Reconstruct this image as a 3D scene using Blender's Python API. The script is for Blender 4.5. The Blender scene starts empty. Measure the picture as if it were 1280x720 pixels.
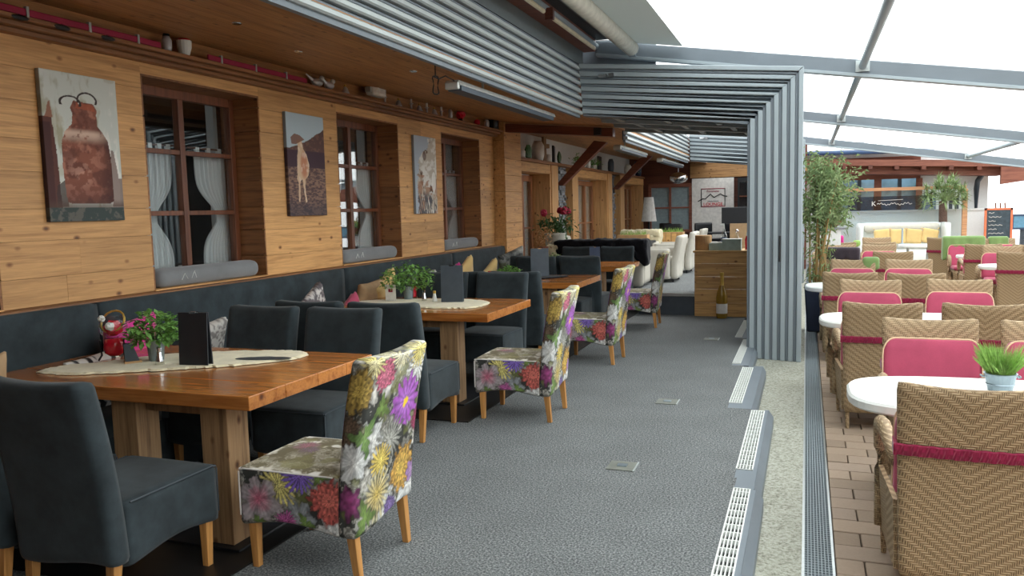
import bpy, bmesh, math, random
import numpy as np
from mathutils import Vector, Matrix, Euler
random.seed(7)
C = bpy.context.scene.collection
PI = math.pi

# ------------------------------------------------------------------ camera
def camera():
    yaw, pitch, roll, F = .3558, .0970, -.02475, 993.5
    cy, sy, cp, sp = math.cos(yaw), math.sin(yaw), math.cos(pitch), math.sin(pitch)
    f = Vector((-sy*cp, cy*cp, -sp)); r0 = Vector((cy, sy, 0)); u0 = r0.cross(f)
    r = math.cos(roll)*r0 + math.sin(roll)*u0; u = -math.sin(roll)*r0 + math.cos(roll)*u0
    cam = bpy.data.cameras.new('camera'); o = bpy.data.objects.new('camera', cam); C.objects.link(o)
    m = Matrix((r, u, -f)).transposed().to_4x4(); m.translation = (0, 0, 1.6)
    o.matrix_world = m
    cam.sensor_width = 36; cam.lens = F/1280*36; cam.clip_end = 300
    bpy.context.scene.camera = o
camera()
# ------------------------------------------------------------------ world and exposure
SKY = 1.9
w = bpy.data.worlds.new('sky'); bpy.context.scene.world = w; w.use_nodes = True
nt = w.node_tree; nt.nodes.clear()
bg = nt.nodes.new('ShaderNodeBackground'); wo = nt.nodes.new('ShaderNodeOutputWorld')
tc = nt.nodes.new('ShaderNodeTexCoord'); no = nt.nodes.new('ShaderNodeTexNoise'); no.inputs['Scale'].default_value = 1.5
rp = nt.nodes.new('ShaderNodeValToRGB'); rp.color_ramp.elements[0].color = (.93, .97, 1, 1); rp.color_ramp.elements[1].color = (.97, 1, .99, 1)
nt.links.new(tc.outputs['Generated'], no.inputs['Vector']); nt.links.new(no.outputs['Fac'], rp.inputs['Fac'])
nt.links.new(rp.outputs['Color'], bg.inputs['Color']); bg.inputs['Strength'].default_value = SKY
nt.links.new(bg.outputs[0], wo.inputs[0])
sd = bpy.data.lights.new('sun', 'SUN'); sd.energy = 1.0; sd.angle = math.radians(40); sd.color = (1, .97, .92)
so = bpy.data.objects.new('sun', sd); C.objects.link(so); so.rotation_euler = (math.radians(-35), math.radians(30), 0)
vs = bpy.context.scene.view_settings
vs.view_transform = 'Standard'; vs.look = 'None'; vs.gamma = 1; vs.use_curve_mapping = False
vs.exposure = 0.62

# ------------------------------------------------------------------ helpers: materials
def lin(c):
    return tuple((x/255/12.92 if x/255 <= .04045 else ((x/255+.055)/1.055)**2.4) for x in c[:3])
def L(*c): return lin(c) + (1,)
class NT:
    def __init__(s, name):
        s.m = bpy.data.materials.new(name); s.m.use_nodes = True; s.t = s.m.node_tree; s.t.nodes.clear()
        s.out = s.n('ShaderNodeOutputMaterial'); s.b = s.n('ShaderNodeBsdfPrincipled'); s.l(s.b.outputs[0], s.out.inputs[0])
    def n(s, k, **kw):
        o = s.t.nodes.new(k)
        for a, v in kw.items(): setattr(o, a, v)
        return o
    def l(s, a, b): s.t.links.new(a, b)
    def obj(s, scale=(1, 1, 1), rnd=True):
        tc = s.n('ShaderNodeTexCoord'); mp = s.n('ShaderNodeMapping'); mp.inputs['Scale'].default_value = scale
        s.l(tc.outputs['Object'], mp.inputs['Vector'])
        if rnd:
            oi = s.n('ShaderNodeObjectInfo'); ml = s.n('ShaderNodeMath', operation='MULTIPLY'); ml.inputs[1].default_value = 37.
            s.l(oi.outputs['Random'], ml.inputs[0]); s.l(ml.outputs[0], mp.inputs['Location'])
        return mp.outputs[0]
    def noise(s, vec, scale=5, detail=3, rough=.5, dist=0):
        o = s.n('ShaderNodeTexNoise'); o.inputs['Scale'].default_value = scale; o.inputs['Detail'].default_value = detail
        o.inputs['Roughness'].default_value = rough; o.inputs['Distortion'].default_value = dist
        s.l(vec, o.inputs['Vector']); return o.outputs['Fac']
    def ramp(s, fac, stops, interp='LINEAR'):
        o = s.n('ShaderNodeValToRGB'); e = o.color_ramp.elements; o.color_ramp.interpolation = interp
        while len(e) < len(stops): e.new(.5)
        for i, (p, c) in enumerate(stops): e[i].position = p; e[i].color = c
        s.l(fac, o.inputs['Fac']); return o.outputs['Color']
    def mix(s, fac, a, b, mode='MIX'):
        o = s.n('ShaderNodeMix', data_type='RGBA', blend_type=mode)
        for v, i in ((fac, 0), (a, 6), (b, 7)):
            if hasattr(v, 'links'): s.l(v, o.inputs[i])
            else: o.inputs[i].default_value = v
        return o.outputs[2]
    def math(s, op, a, b=None):
        o = s.n('ShaderNodeMath', operation=op)
        for v, i in ((a, 0), (b, 1)):
            if v is None: continue
            if hasattr(v, 'links'): s.l(v, o.inputs[i])
            else: o.inputs[i].default_value = v
        return o.outputs[0]
    def bump(s, h, st=.3, d=.01):
        o = s.n('ShaderNodeBump'); o.inputs['Strength'].default_value = st; o.inputs['Distance'].default_value = d
        s.l(h, o.inputs['Height']); s.l(o.outputs[0], s.b.inputs['Normal'])
    def col(s, v):
        if hasattr(v, 'links'): s.l(v, s.b.inputs['Base Color'])
        else: s.b.inputs['Base Color'].default_value = v
    def p(s, **k):
        for a, v in k.items(): s.b.inputs[a.replace('_', ' ')].default_value = v
        return s

def plain(name, c, rough=.5, metal=0, var=.12, scale=14, bump=0, **k):
    s = NT(name); v = s.obj(); f = s.noise(v, scale, 4)
    c = L(*c)
    d = tuple(x*(1-var) for x in c[:3])+(1,); e = tuple(min(1, x*(1+var)) for x in c[:3])+(1,)
    s.col(s.ramp(f, [(.3, d), (.7, e)])); s.p(Roughness=rough, Metallic=metal, **k)
    if bump: s.bump(f, bump, .004)
    return s.m
def wood(name, light, dark, axis=1, rough=.55, knots=True, scale=1., coat=0, spread=.2):
    s = NT(name)
    sc = [9*scale]*3; sc[axis] = .55*scale
    v = s.obj(tuple(sc)); g = s.noise(v, 3.2, 6, .62, .25)
    sc2 = [60*scale]*3; sc2[axis] = 2*scale
    v2 = s.obj(tuple(sc2)); g2 = s.noise(v2, 2, 3, .6)
    col = s.ramp(g, [(.30, L(*dark)), (.52, L(*light)), (.75, tuple(min(1, x*1.12) for x in L(*light)[:3])+(1,))])
    col = s.mix(.28, col, s.ramp(g2, [(.35, (.35, .30, .25, 1)), (.6, (1, 1, 1, 1))]), 'MULTIPLY')
    if knots:
        kv = [11*scale]*3; kv[axis] = 7*scale
        vo = s.n('ShaderNodeTexVoronoi'); vo.inputs['Scale'].default_value = 1; s.l(s.obj(tuple(kv)), vo.inputs['Vector'])
        sep = s.n('ShaderNodeSeparateColor'); s.l(vo.outputs['Color'], sep.inputs[0])
        keep = s.math('GREATER_THAN', sep.outputs[0], .42)
        k = s.ramp(vo.outputs['Distance'], [(.06, (.10, .05, .03, 1)), (.11, (.42, .28, .2, 1)), (.22, (1, 1, 1, 1))])
        k = s.mix(keep, (1, 1, 1, 1), k)
        col = s.mix(.85, col, k, 'MULTIPLY')
    oi = s.n('ShaderNodeObjectInfo')
    mr = s.n('ShaderNodeMapRange'); mr.inputs['To Min'].default_value = 1-spread; mr.inputs['To Max'].default_value = 1+spread*.6
    s.l(oi.outputs['Random'], mr.inputs['Value'])
    hv = s.n('ShaderNodeHueSaturation'); s.l(mr.outputs[0], hv.inputs['Value']); s.l(col, hv.inputs['Color'])
    s.col(hv.outputs[0]); s.p(Roughness=rough, Coat_Weight=coat, Coat_Roughness=.15); s.bump(g2, .15, .003)
    return s.m
M = {}
M['spruce'] = wood('aged spruce', (212, 161, 102), (184, 134, 80), 1)
M['spruce_v'] = wood('aged spruce upright', (202, 154, 100), (170, 124, 76), 2)
M['spruce_x'] = wood('aged spruce crosswise', (176, 132, 84), (128, 90, 54), 0)
M['reveal'] = wood('shade-darkened spruce', (150, 100, 58), (112, 70, 40), 0)  # spruce copy darkened to carry the shade inside the window reveals
M['soffit'] = wood('soffit boards', (188, 136, 84), (146, 98, 58), 1, spread=.1)
M['frame_wood'] = wood('stained window wood', (120, 70, 44), (86, 46, 28), 2, .4, False)
M['door_wood'] = wood('door wood', (160, 104, 66), (122, 72, 44), 2, .4, False)
M['brown_beam'] = wood('dark brown beam', (116, 64, 46), (82, 42, 32), 0, .5, False)
M['ledge'] = wood('brown ledge', (150, 102, 62), (104, 64, 38), 1, .5, False)
M['table'] = wood('lacquered orange table wood', (196, 126, 62), (150, 84, 34), 0, .22, True, .8, .5, .08)
M['table_edge'] = wood('table edge', (172, 104, 50), (124, 66, 28), 0, .35, True, .8, 0, .06)
M['post'] = wood('grey brown squared timber', (168, 134, 96), (118, 88, 60), 2, .7)
M['leg'] = wood('oak leg', (206, 150, 86), (178, 122, 62), 2, .4, False)
M['desk'] = wood('desk boards', (224, 178, 114), (188, 138, 82), 0, .5)
M['redwood'] = wood('red brown eaves', (150, 92, 72), (116, 62, 48), 0, .6, False)
M['orangewood'] = wood('orange rail', (214, 160, 116), (190, 130, 90), 0, .6, False)
def fabric(name, c, var=.25, rough=.9, scale=5, fine=400, sheen=.3):
    s = NT(name); v = s.obj(); a = s.noise(v, scale, 5, .6); b = s.noise(v, fine, 2)
    c = L(*c)
    lo = tuple(x*(1-var) for x in c[:3])+(1,); hi = tuple(min(1, x*(1+var)) for x in c[:3])+(1,)
    col = s.ramp(a, [(.3, lo), (.7, hi)]); col = s.mix(.3, col, s.ramp(b, [(.3, (.6, .6, .6, 1)), (.7, (1, 1, 1, 1))]), 'MULTIPLY')
    s.col(col); s.p(Roughness=rough, Specular_IOR_Level=.25, Sheen_Weight=sheen, Sheen_Roughness=.5); s.bump(b, .15, .002)
    return s.m
M['suede'] = fabric('slate suede', (48, 57, 61), .35, .9, 7, 400, .12)
M['piping'] = plain('slate piping', (60, 68, 74), .7)
M['pink'] = fabric('raspberry cushion cloth', (188, 82, 110), .12, .9, 4, 300)
M['cream_pipe'] = plain('cream piping', (226, 196, 160), .7)
M['maroon'] = fabric('dark raspberry elastic', (144, 26, 66), .2)
M['greenblanket'] = fabric('green fleece', (122, 152, 92), .15)
M['magenta'] = fabric('magenta fleece', (206, 56, 140), .15)
M['charcoalblanket'] = fabric('charcoal fleece', (62, 54, 62), .15)
M['yellow'] = fabric('yellow cushion', (224, 192, 128), .1)
M['blackfur'] = fabric('black fleece', (16, 17, 24), .5, 1, 30, 200, .1)
M['creamfur'] = fabric('cream fleece', (230, 220, 186), .12, 1, 12, 150)
M['whiteleather'] = plain('white leather', (200, 196, 184), .5, 0, .04)
M['alu'] = plain('blue grey aluminium', (158, 170, 176), .45, .15, .04, 3)
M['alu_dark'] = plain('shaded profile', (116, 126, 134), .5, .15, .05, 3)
M['alu_light'] = plain('light aluminium', (180, 188, 188), .4, .3, .05, 3)
M['steel'] = plain('brushed steel', (190, 196, 196), .3, .9, .06, 40)
M['chrome'] = plain('chrome', (220, 222, 224), .12, 1, .02)
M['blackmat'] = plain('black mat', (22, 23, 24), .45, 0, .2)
M['black'] = plain('black', (22, 24, 28), .5)
M['blackmenu'] = plain('black menu leatherette', (34, 38, 44), .45, 0, .1)
M['greymenu'] = plain('slate menu leatherette', (70, 80, 90), .5, 0, .1)
M['bluemenu'] = plain('blue menu', (60, 84, 120), .5)
M['white'] = plain('white plastic', (232, 236, 232), .35, 0, .02)
M['whitewall'] = plain('white plaster', (226, 228, 226), .9, 0, .03, 30, .2)
M['palewall'] = plain('pale plaster', (244, 248, 248), .9, 0, .03, 30, .1)
M['paper'] = plain('paper', (226, 222, 216), .8)
M['silver'] = plain('silver ornament', (206, 206, 210), .35, .35, .1)
M['greypanel'] = plain('grey fascia sheet', (96, 104, 106), .5, .3, .05)
M['rollcloth'] = plain('rolled awning cloth', (206, 204, 192), .8)
M['tube'] = plain('lamp tube', (214, 204, 178), .4)
M['heater'] = plain('heater housing', (200, 204, 200), .4, .3)
M['red'] = plain('red glass', (190, 24, 44), .15, 0, .1)
M['poppy'] = plain('poppy red', (214, 20, 50), .5)
M['ribbon'] = plain('dark red band', (150, 20, 60), .6)
M['zinc'] = plain('zinc pot', (150, 166, 176), .35, .7, .12)
M['terra'] = plain('brown pot', (130, 82, 60), .7)
M['navy'] = plain('navy planter', (34, 44, 66), .5)
M['soil'] = plain('soil', (50, 38, 30), .95)
M['greycushion'] = fabric('grey linen bolster', (128, 130, 132), .1)
M['chalk'] = plain('chalkboard', (64, 76, 84), .8, 0, .3)
M['blueglass'] = plain('blue upper window', (110, 150, 230), .2)
M['greenleaf'] = plain('leaf green', (112, 158, 78), .5, 0, .35, 60)
M['lightleaf'] = plain('grass green', (140, 180, 90), .6, 0, .3, 60)
M['olive'] = plain('olive leaf', (136, 158, 108), .6, 0, .3, 20)
M['darkleaf'] = plain('dark leaf', (58, 96, 50), .5, 0, .35, 60)
M['cane'] = plain('bamboo cane', (150, 122, 70), .5, 0, .2)
M['bark'] = plain('bark', (98, 76, 66), .9, 0, .4, 40, .5)
M['peony'] = plain('peony red', (150, 14, 50), .7, 0, .4, 80)
M['amber'] = plain('amber bottle', (150, 116, 40), .12, 0, .1)
M['gold'] = plain('gold foil', (214, 180, 90), .35, .6)
M['stone'] = plain('grey stone', (128, 130, 134), .9, 0, .45, 9, .6)
M['towel'] = plain('pale green box', (176, 196, 188), .7)
M['tan'] = plain('tan board', (176, 146, 110), .8)
M['carton'] = plain('striped wood box', (190, 150, 104), .7)
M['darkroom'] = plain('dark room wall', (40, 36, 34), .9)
M['curtain'] = plain('sheer curtain', (236, 238, 238), .9)
M['ceramic'] = plain('ceramic', (214, 210, 204), .3)
M['beige_pot'] = plain('beige ceramic', (176, 172, 160), .5)
M['outlet'] = plain('outlet lid', (124, 128, 120), .5, .2)

def carpet():
    s = NT('speckled grey carpet'); v = s.obj(rnd=False); a = s.noise(v, 95, 3, .7); b = s.noise(v, 2.5, 3)
    col = s.ramp(a, [(.36, L(58, 62, 64)), (.5, L(105, 109, 110)), (.64, L(154, 158, 157))])
    col = s.mix(.5, col, s.ramp(b, [(.35, (.75, .75, .75, 1)), (.65, (1, 1, 1, 1))]), 'MULTIPLY')
    s.col(col); s.p(Roughness=.95); s.bump(a, .5, .006); return s.m
M['carpet'] = carpet()
def concrete():
    s = NT('exposed aggregate concrete'); v = s.obj(rnd=False); a = s.noise(v, 55, 4, .7); b = s.noise(v, 3, 4)
    col = s.ramp(a, [(.30, L(98, 98, 84)), (.5, L(166, 167, 154)), (.7, L(192, 194, 184))])
    col = s.mix(.5, col, s.ramp(b, [(.35, (.78, .78, .74, 1)), (.65, (1, 1, 1, 1))]), 'MULTIPLY')
    s.col(col); s.p(Roughness=.9); s.bump(a, .3, .004); return s.m
M['concrete'] = concrete()
def paver():
    s = NT('brown paver'); v = s.obj(); a = s.noise(v, 60, 4, .7); oi = s.n('ShaderNodeObjectInfo')
    col = s.ramp(oi.outputs['Random'], [(0, L(146, 128, 110)), (.5, L(166, 146, 126)), (1, L(156, 138, 122))])
    col = s.mix(.4, col, s.ramp(a, [(.3, (.7, .7, .7, 1)), (.7, (1, 1, 1, 1))]), 'MULTIPLY')
    s.col(col); s.p(Roughness=.85); s.bump(a, .3, .003); return s.m
M['paver'] = paver()
def wicker():
    s = NT('woven wicker'); tc = s.n('ShaderNodeTexCoord'); sp = s.n('ShaderNodeSeparateXYZ'); s.l(tc.outputs['Object'], sp.inputs[0])
    ax = s.math('ABSOLUTE', sp.outputs[0]); ay = s.math('ABSOLUTE', sp.outputs[1])
    s1 = s.math('SUBTRACT', s.math('SUBTRACT', sp.outputs[2], s.math('MULTIPLY', ax, .62)), s.math('MULTIPLY', ay, .5))
    band = s.math('SINE', s.math('MULTIPLY', s1, 170.))
    u = s.math('ADD', sp.outputs[0], sp.outputs[1])
    fx = s.math('SINE', s.math('MULTIPLY', u, 720.)); fz = s.math('SINE', s.math('MULTIPLY', sp.outputs[2], 620.))
    up = s.math('GREATER_THAN', band, 0.)
    fine = s.n('ShaderNodeMix', data_type='FLOAT'); s.l(up, fine.inputs[0]); s.l(fx, fine.inputs[2]); s.l(fz, fine.inputs[3])
    ho = s.math('ADD', s.math('MULTIPLY', band, .24), s.math('MULTIPLY', fine.outputs[0], .5))
    h = s.math('ADD', s.math('MULTIPLY', ho, .5), .5)
    n = s.noise(tc.outputs['Object'], 90, 3)
    col = s.ramp(h, [(.12, L(104, 84, 60)), (.45, L(164, 138, 103)), (.85, L(196, 172, 136))])
    col = s.mix(.4, col, s.ramp(n, [(.3, (.72, .70, .66, 1)), (.7, (1, 1, 1, 1))]), 'MULTIPLY')
    s.col(col); s.p(Roughness=.6); s.bump(h, .7, .006); return s.m
M['wicker'] = wicker()
def vcol(name, rough=.85):
    s = NT(name); a = s.n('ShaderNodeAttribute'); a.attribute_name = 'Col'; s.l(a.outputs['Color'], s.b.inputs['Base Color'])
    v = s.obj(); f = s.noise(v, 300, 2); s.bump(f, .1, .002); s.p(Roughness=rough); return s.m
M['floral'] = vcol('flower printed cloth', .7); M['print'] = vcol('canvas print', .8)
def glass(name, tint=(1, 1, 1), refl=1.0, rough=.01):
    s = NT(name); s.t.nodes.remove(s.b)
    g = s.n('ShaderNodeBsdfGlossy'); g.inputs['Roughness'].default_value = rough
    t = s.n('ShaderNodeBsdfTransparent'); t.inputs['Color'].default_value = tint+(1,)
    fr = s.n('ShaderNodeLayerWeight'); fr.inputs['Blend'].default_value = .5
    m = s.n('ShaderNodeMixShader'); k = s.math('ADD', s.math('MULTIPLY', s.math('POWER', fr.outputs['Facing'], 3.), refl*.6), .05*refl); cl = s.math('MINIMUM', k, 1.)
    s.l(cl, m.inputs[0]); s.l(t.outputs[0], m.inputs[1]); s.l(g.outputs[0], m.inputs[2]); s.l(m.outputs[0], s.out.inputs[0]); return s.m
M['glass'] = glass('window glass', (.94, .96, .96), 1.7)
M['clearglass'] = glass('clear glass', (.93, .96, .96), 1.2)
M['screen_glass'] = glass('dark tinted band', (.5, .58, .68), 1.5)
def milky():
    s = NT('milky roof pane'); s.t.nodes.remove(s.b)
    t = s.n('ShaderNodeBsdfTransparent'); t.inputs['Color'].default_value = (.97, .98, .98, 1)
    d = s.n('ShaderNodeBsdfTranslucent'); d.inputs['Color'].default_value = (.95, .96, .95, 1)
    m = s.n('ShaderNodeMixShader'); m.inputs[0].default_value = .35
    s.l(t.outputs[0], m.inputs[1]); s.l(d.outputs[0], m.inputs[2]); s.l(m.outputs[0], s.out.inputs[0]); return s.m
M['milky'] = milky()
def sheer():
    s = NT('sheer cloth'); s.t.nodes.remove(s.b)
    t = s.n('ShaderNodeBsdfTransparent'); d = s.n('ShaderNodeBsdfDiffuse'); d.inputs['Color'].default_value = (.96, .97, .97, 1)
    e = s.n('ShaderNodeBsdfTranslucent'); e.inputs['Color'].default_value = (.96, .97, .97, 1)
    m = s.n('ShaderNodeMixShader'); m.inputs[0].default_value = .86; m2 = s.n('ShaderNodeMixShader'); m2.inputs[0].default_value = .2
    s.l(d.outputs[0], m2.inputs[1]); s.l(e.outputs[0], m2.inputs[2])
    s.l(t.outputs[0], m.inputs[1]); s.l(m2.outputs[0], m.inputs[2]); s.l(m.outputs[0], s.out.inputs[0]); return s.m
M['sheer'] = sheer()
def awning():
    s = NT('awning cloth'); s.t.nodes.remove(s.b)
    d = s.n('ShaderNodeBsdfDiffuse'); d.inputs['Color'].default_value = (.40, .42, .41, 1)
    e = s.n('ShaderNodeBsdfTranslucent'); e.inputs['Color'].default_value = (.20, .21, .205, 1); m2 = s.n('ShaderNodeAddShader')
    s.l(d.outputs[0], m2.inputs[0]); s.l(e.outputs[0], m2.inputs[1]); s.l(m2.outputs[0], s.out.inputs[0]); return s.m
M['awning'] = awning()

# ------------------------------------------------------------------ helpers: objects
def link(name, data, parent=None):
    o = bpy.data.objects.new(name, data); C.objects.link(o)
    if parent: o.parent = parent
    return o
def finish(bm, smooth=False):
    bmesh.ops.recalc_face_normals(bm, faces=bm.faces)
    if smooth:
        for f in bm.faces: f.smooth = True
def obj(name, bm, mat, parent=None, bevel=0, smooth=False, seg=2, loc=None, rot=None):
    finish(bm, smooth)
    me = bpy.data.meshes.new(name); bm.to_mesh(me); bm.free(); me.materials.append(M[mat] if isinstance(mat, str) else mat)
    o = link(name, me, parent)
    if loc: o.location = loc
    if rot: o.rotation_euler = rot
    if bevel:
        md = o.modifiers.new('bevel', 'BEVEL'); md.width = bevel; md.segments = seg; md.limit_method = 'ANGLE'
        for p in me.polygons: p.use_smooth = smooth
    return o
def tag(o, label=None, cat=None, group=None, kind=None):
    if label: o['label'] = label
    if cat: o['category'] = cat
    if group: o['group'] = group
    if kind: o['kind'] = kind
    return o
def thing(name, label, cat, loc=(0, 0, 0), rz=0, group=None):
    o = bpy.data.objects.new(name, None); C.objects.link(o); o.location = loc; o.rotation_euler = (0, 0, rz); o.empty_display_size = .1
    return tag(o, label, cat, group)
def dup(root, loc, rz, label, group=None):
    def cp(o, par):
        c = o.copy(); C.objects.link(c)
        if par: c.parent = par
        for ch in [x for x in KIDS.get(o.name, [])]: cp(ch, c)
        return c
    KIDS = {}
    for x in C.objects:
        if x.parent: KIDS.setdefault(x.parent.name, []).append(x)
    r = cp(root, None); r.location = loc; r.rotation_euler = (0, 0, rz); r['label'] = label
    if group: r['group'] = group
    return r
def struct(name, bm, mat, parent=None, **k):
    o = obj(name, bm, mat, parent, **k)
    if not parent: o['kind'] = 'structure'
    return o
def B(): return bmesh.new()
def box(bm, x0, x1, y0, y1, z0, z1):
    v = [bm.verts.new(p) for p in ((x0, y0, z0), (x1, y0, z0), (x1, y1, z0), (x0, y1, z0), (x0, y0, z1), (x1, y0, z1), (x1, y1, z1), (x0, y1, z1))]
    for f in ((0, 3, 2, 1), (4, 5, 6, 7), (0, 1, 5, 4), (1, 2, 6, 5), (2, 3, 7, 6), (3, 0, 4, 7)): bm.faces.new([v[i] for i in f])
    return bm
def bx(*a): return box(B(), *a)
def hexa(bm, bot, top):
    v = [bm.verts.new(p) for p in list(bot)+list(top)]; n = len(bot)
    bm.faces.new(v[:n][::-1]); bm.faces.new(v[n:])
    for i in range(n): bm.faces.new((v[i], v[(i+1) % n], v[n+(i+1) % n], v[n+i]))
    return bm
def prism(bm, pts, d):      # pts: 3D polygon, d: extrusion vector
    d = Vector(d); return hexa(bm, [Vector(p) for p in pts], [Vector(p)+d for p in pts])
def tube(bm, pts, rad, n=8, cap=True):
    pts = [Vector(p) for p in pts]; rings = []
    up = Vector((0, 0, 1))
    for i, p in enumerate(pts):
        t = (pts[min(i+1, len(pts)-1)]-pts[max(i-1, 0)]).normalized()
        a = t.cross(up)
        if a.length < 1e-3: a = t.cross(Vector((1, 0, 0)))
        a.normalize(); b = t.cross(a)
        r = rad[i] if isinstance(rad, (list, tuple)) else rad
        rings.append([bm.verts.new(p+r*(math.cos(2*PI*k/n)*a+math.sin(2*PI*k/n)*b)) for k in range(n)])
    for i in range(len(rings)-1):
        for k in range(n): bm.faces.new((rings[i][k], rings[i][(k+1) % n], rings[i+1][(k+1) % n], rings[i+1][k]))
    if cap: bm.faces.new(rings[0]); bm.faces.new(rings[-1][::-1])
    return bm
def lathe(bm, prof, n=20, o=(0, 0, 0), cap=True, sx=1, sy=1):
    rings = []
    for r, z in prof:
        rings.append([bm.verts.new((o[0]+sx*r*math.cos(2*PI*k/n), o[1]+sy*r*math.sin(2*PI*k/n), o[2]+z)) for k in range(n)])
    for i in range(len(rings)-1):
        for k in range(n): bm.faces.new((rings[i][k], rings[i][(k+1) % n], rings[i+1][(k+1) % n], rings[i+1][k]))
    if cap:
        bm.faces.new(rings[0][::-1]); bm.faces.new(rings[-1])
    return bm
def blob(bm, c, r, n=10, m=7, jit=0):
    c = Vector(c); r = r if isinstance(r, (tuple, list)) else (r, r, r); rings = []
    for i in range(1, m):
        a = PI*i/m
        rings.append([bm.verts.new(c+Vector((r[0]*math.sin(a)*math.cos(2*PI*k/n), r[1]*math.sin(a)*math.sin(2*PI*k/n), r[2]*math.cos(a)))*(1+jit*(random.random()-.5))) for k in range(n)])
    t = bm.verts.new(c+Vector((0, 0, r[2]))); b = bm.verts.new(c-Vector((0, 0, r[2])))
    for k in range(n):
        bm.faces.new((t, rings[0][k], rings[0][(k+1) % n])); bm.faces.new((b, rings[-1][(k+1) % n], rings[-1][k]))
        for i in range(m-2): bm.faces.new((rings[i][k], rings[i+1][k], rings[i+1][(k+1) % n], rings[i][(k+1) % n]))
    return bm
def leaves(bm, pts, size, wid=.5, droop=.3):
    for p in pts:
        p = Vector(p); d = Vector((random.gauss(0, 1), random.gauss(0, 1), random.gauss(.2, .7))).normalized()
        s = size*random.uniform(.6, 1.3); a = d.cross(Vector((0, 0, 1)))
        if a.length < .1: a = Vector((1, 0, 0))
        a = a.normalized()*s*wid
        q = [bm.verts.new(x) for x in (p, p+d*s*.5+a*.5, p+d*s-Vector((0, 0, s*droop)), p+d*s*.5-a*.5)]
        bm.faces.new((q[0], q[1], q[2])); bm.faces.new((q[0], q[2], q[3]))
    return bm
# welded, finely divided box: fn(p) -> displaced point, colour callback on original points
def gridbox(dims, cell, r=.03, deform=None, colour=None):
    x0, x1, y0, y1, z0, z1 = dims
    N = [max(2, int(round((b-a)/cell))) for a, b in ((x0, x1), (y0, y1), (z0, z1))]
    ids = []; quads = []; nx, ny, nz = N; S = (nx+1, ny+1, nz+1)
    def key(i, j, k): return (i*S[1]+j)*S[2]+k
    for ax in range(3):
        o = [a for a in range(3) if a != ax]
        I, J = np.meshgrid(np.arange(N[o[0]]), np.arange(N[o[1]]), indexing='ij')
        for side in (0, N[ax]):
            q = []
            for di, dj in ((0, 0), (1, 0), (1, 1), (0, 1)):
                g = [None]*3; g[ax] = np.full(I.shape, side); g[o[0]] = I+di; g[o[1]] = J+dj
                q.append(key(*g).ravel())
            q = np.stack(q, 1)
            if (side == 0) != (ax == 1): q = q[:, ::-1]
            quads.append(q)
    Q = np.concatenate(quads); uq, inv = np.unique(Q.ravel(), return_inverse=True); Q = inv.reshape(-1, 4)
    i = uq//(S[1]*S[2]); j = (uq//S[2]) % S[1]; k = uq % S[2]
    P = np.stack([x0+(x1-x0)*i/nx, y0+(y1-y0)*j/ny, z0+(z1-z0)*k/nz], 1)
    face = np.stack([np.where(i == 0, -1, np.where(i == nx, 1, 0)), np.where(j == 0, -1, np.where(j == ny, 1, 0)), np.where(k == 0, -1, np.where(k == nz, 1, 0))], 1)
    lo = np.array([x0, y0, z0])+r; hi = np.array([x1, y1, z1])-r; mid = (lo+hi)/2; lo = np.minimum(lo, mid); hi = np.maximum(hi, mid)
    inn = np.clip(P, lo, hi); d = P-inn; ln = np.linalg.norm(d, axis=1, keepdims=True); Pn = inn+np.where(ln > 1e-9, d/np.maximum(ln, 1e-9)*np.minimum(r, np.maximum(np.abs(d).max(1, keepdims=True), 1e-9)), 0)
    col = colour(P, face) if colour else None
    if deform: Pn = deform(Pn)
    return Pn, Q, col
def npmesh(name, P, Q, mat, parent=None, col=None, smooth=True):
    me = bpy.data.meshes.new(name); me.vertices.add(len(P)); me.vertices.foreach_set('co', P.astype(np.float32).ravel())
    n = Q.shape[1]; me.loops.add(Q.size); me.loops.foreach_set('vertex_index', Q.astype(np.int32).ravel())
    me.polygons.add(len(Q)); me.polygons.foreach_set('loop_start', np.arange(0, Q.size, n, dtype=np.int32))
    me.polygons.foreach_set('loop_total', np.full(len(Q), n, np.int32)); me.update(calc_edges=True); me.validate()
    me.polygons.foreach_set('use_smooth', np.full(len(me.polygons), smooth))
    if col is not None:
        a = me.color_attributes.new('Col', 'FLOAT_COLOR', 'POINT'); a.data.foreach_set('color', np.concatenate([col, np.ones((len(col), 1))], 1).astype(np.float32).ravel())
    me.materials.append(M[mat]); return link(name, me, parent)
def gbox(name, dims, cell, mat, parent=None, r=.03, deform=None, colour=None):
    P, Q, c = gridbox(dims, cell, r, deform, colour); return npmesh(name, P, Q, mat, parent, c)

# ------------------------------------------------------------------ helpers: painted prints
RS = np.random.RandomState(3)
LAT = RS.rand(64, 64)
def vn(u, v):
    iu = np.floor(u).astype(int); iv = np.floor(v).astype(int); fu = u-iu; fv = v-iv
    fu = fu*fu*(3-2*fu); fv = fv*fv*(3-2*fv); g = lambda a, b: LAT[a % 64, b % 64]
    return (g(iu, iv)*(1-fu)+g(iu+1, iv)*fu)*(1-fv)+(g(iu, iv+1)*(1-fu)+g(iu+1, iv+1)*fu)*fv
def fbm(u, v, s, o=4):
    t = 0; a = .5; w_ = 0
    for k in range(o): t = t+a*vn(u*s+17*k, v*s+5*k); w_ += a; s *= 2.1; a *= .55
    return t/w_
def sst(a, b, x): t = np.clip((x-a)/(b-a), 0, 1); return t*t*(3-2*t)
def lerp(c, k, col): return c*(1-k[..., None])+np.array(col)*k[..., None]
def srgb(c): return np.array(lin(c))
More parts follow.
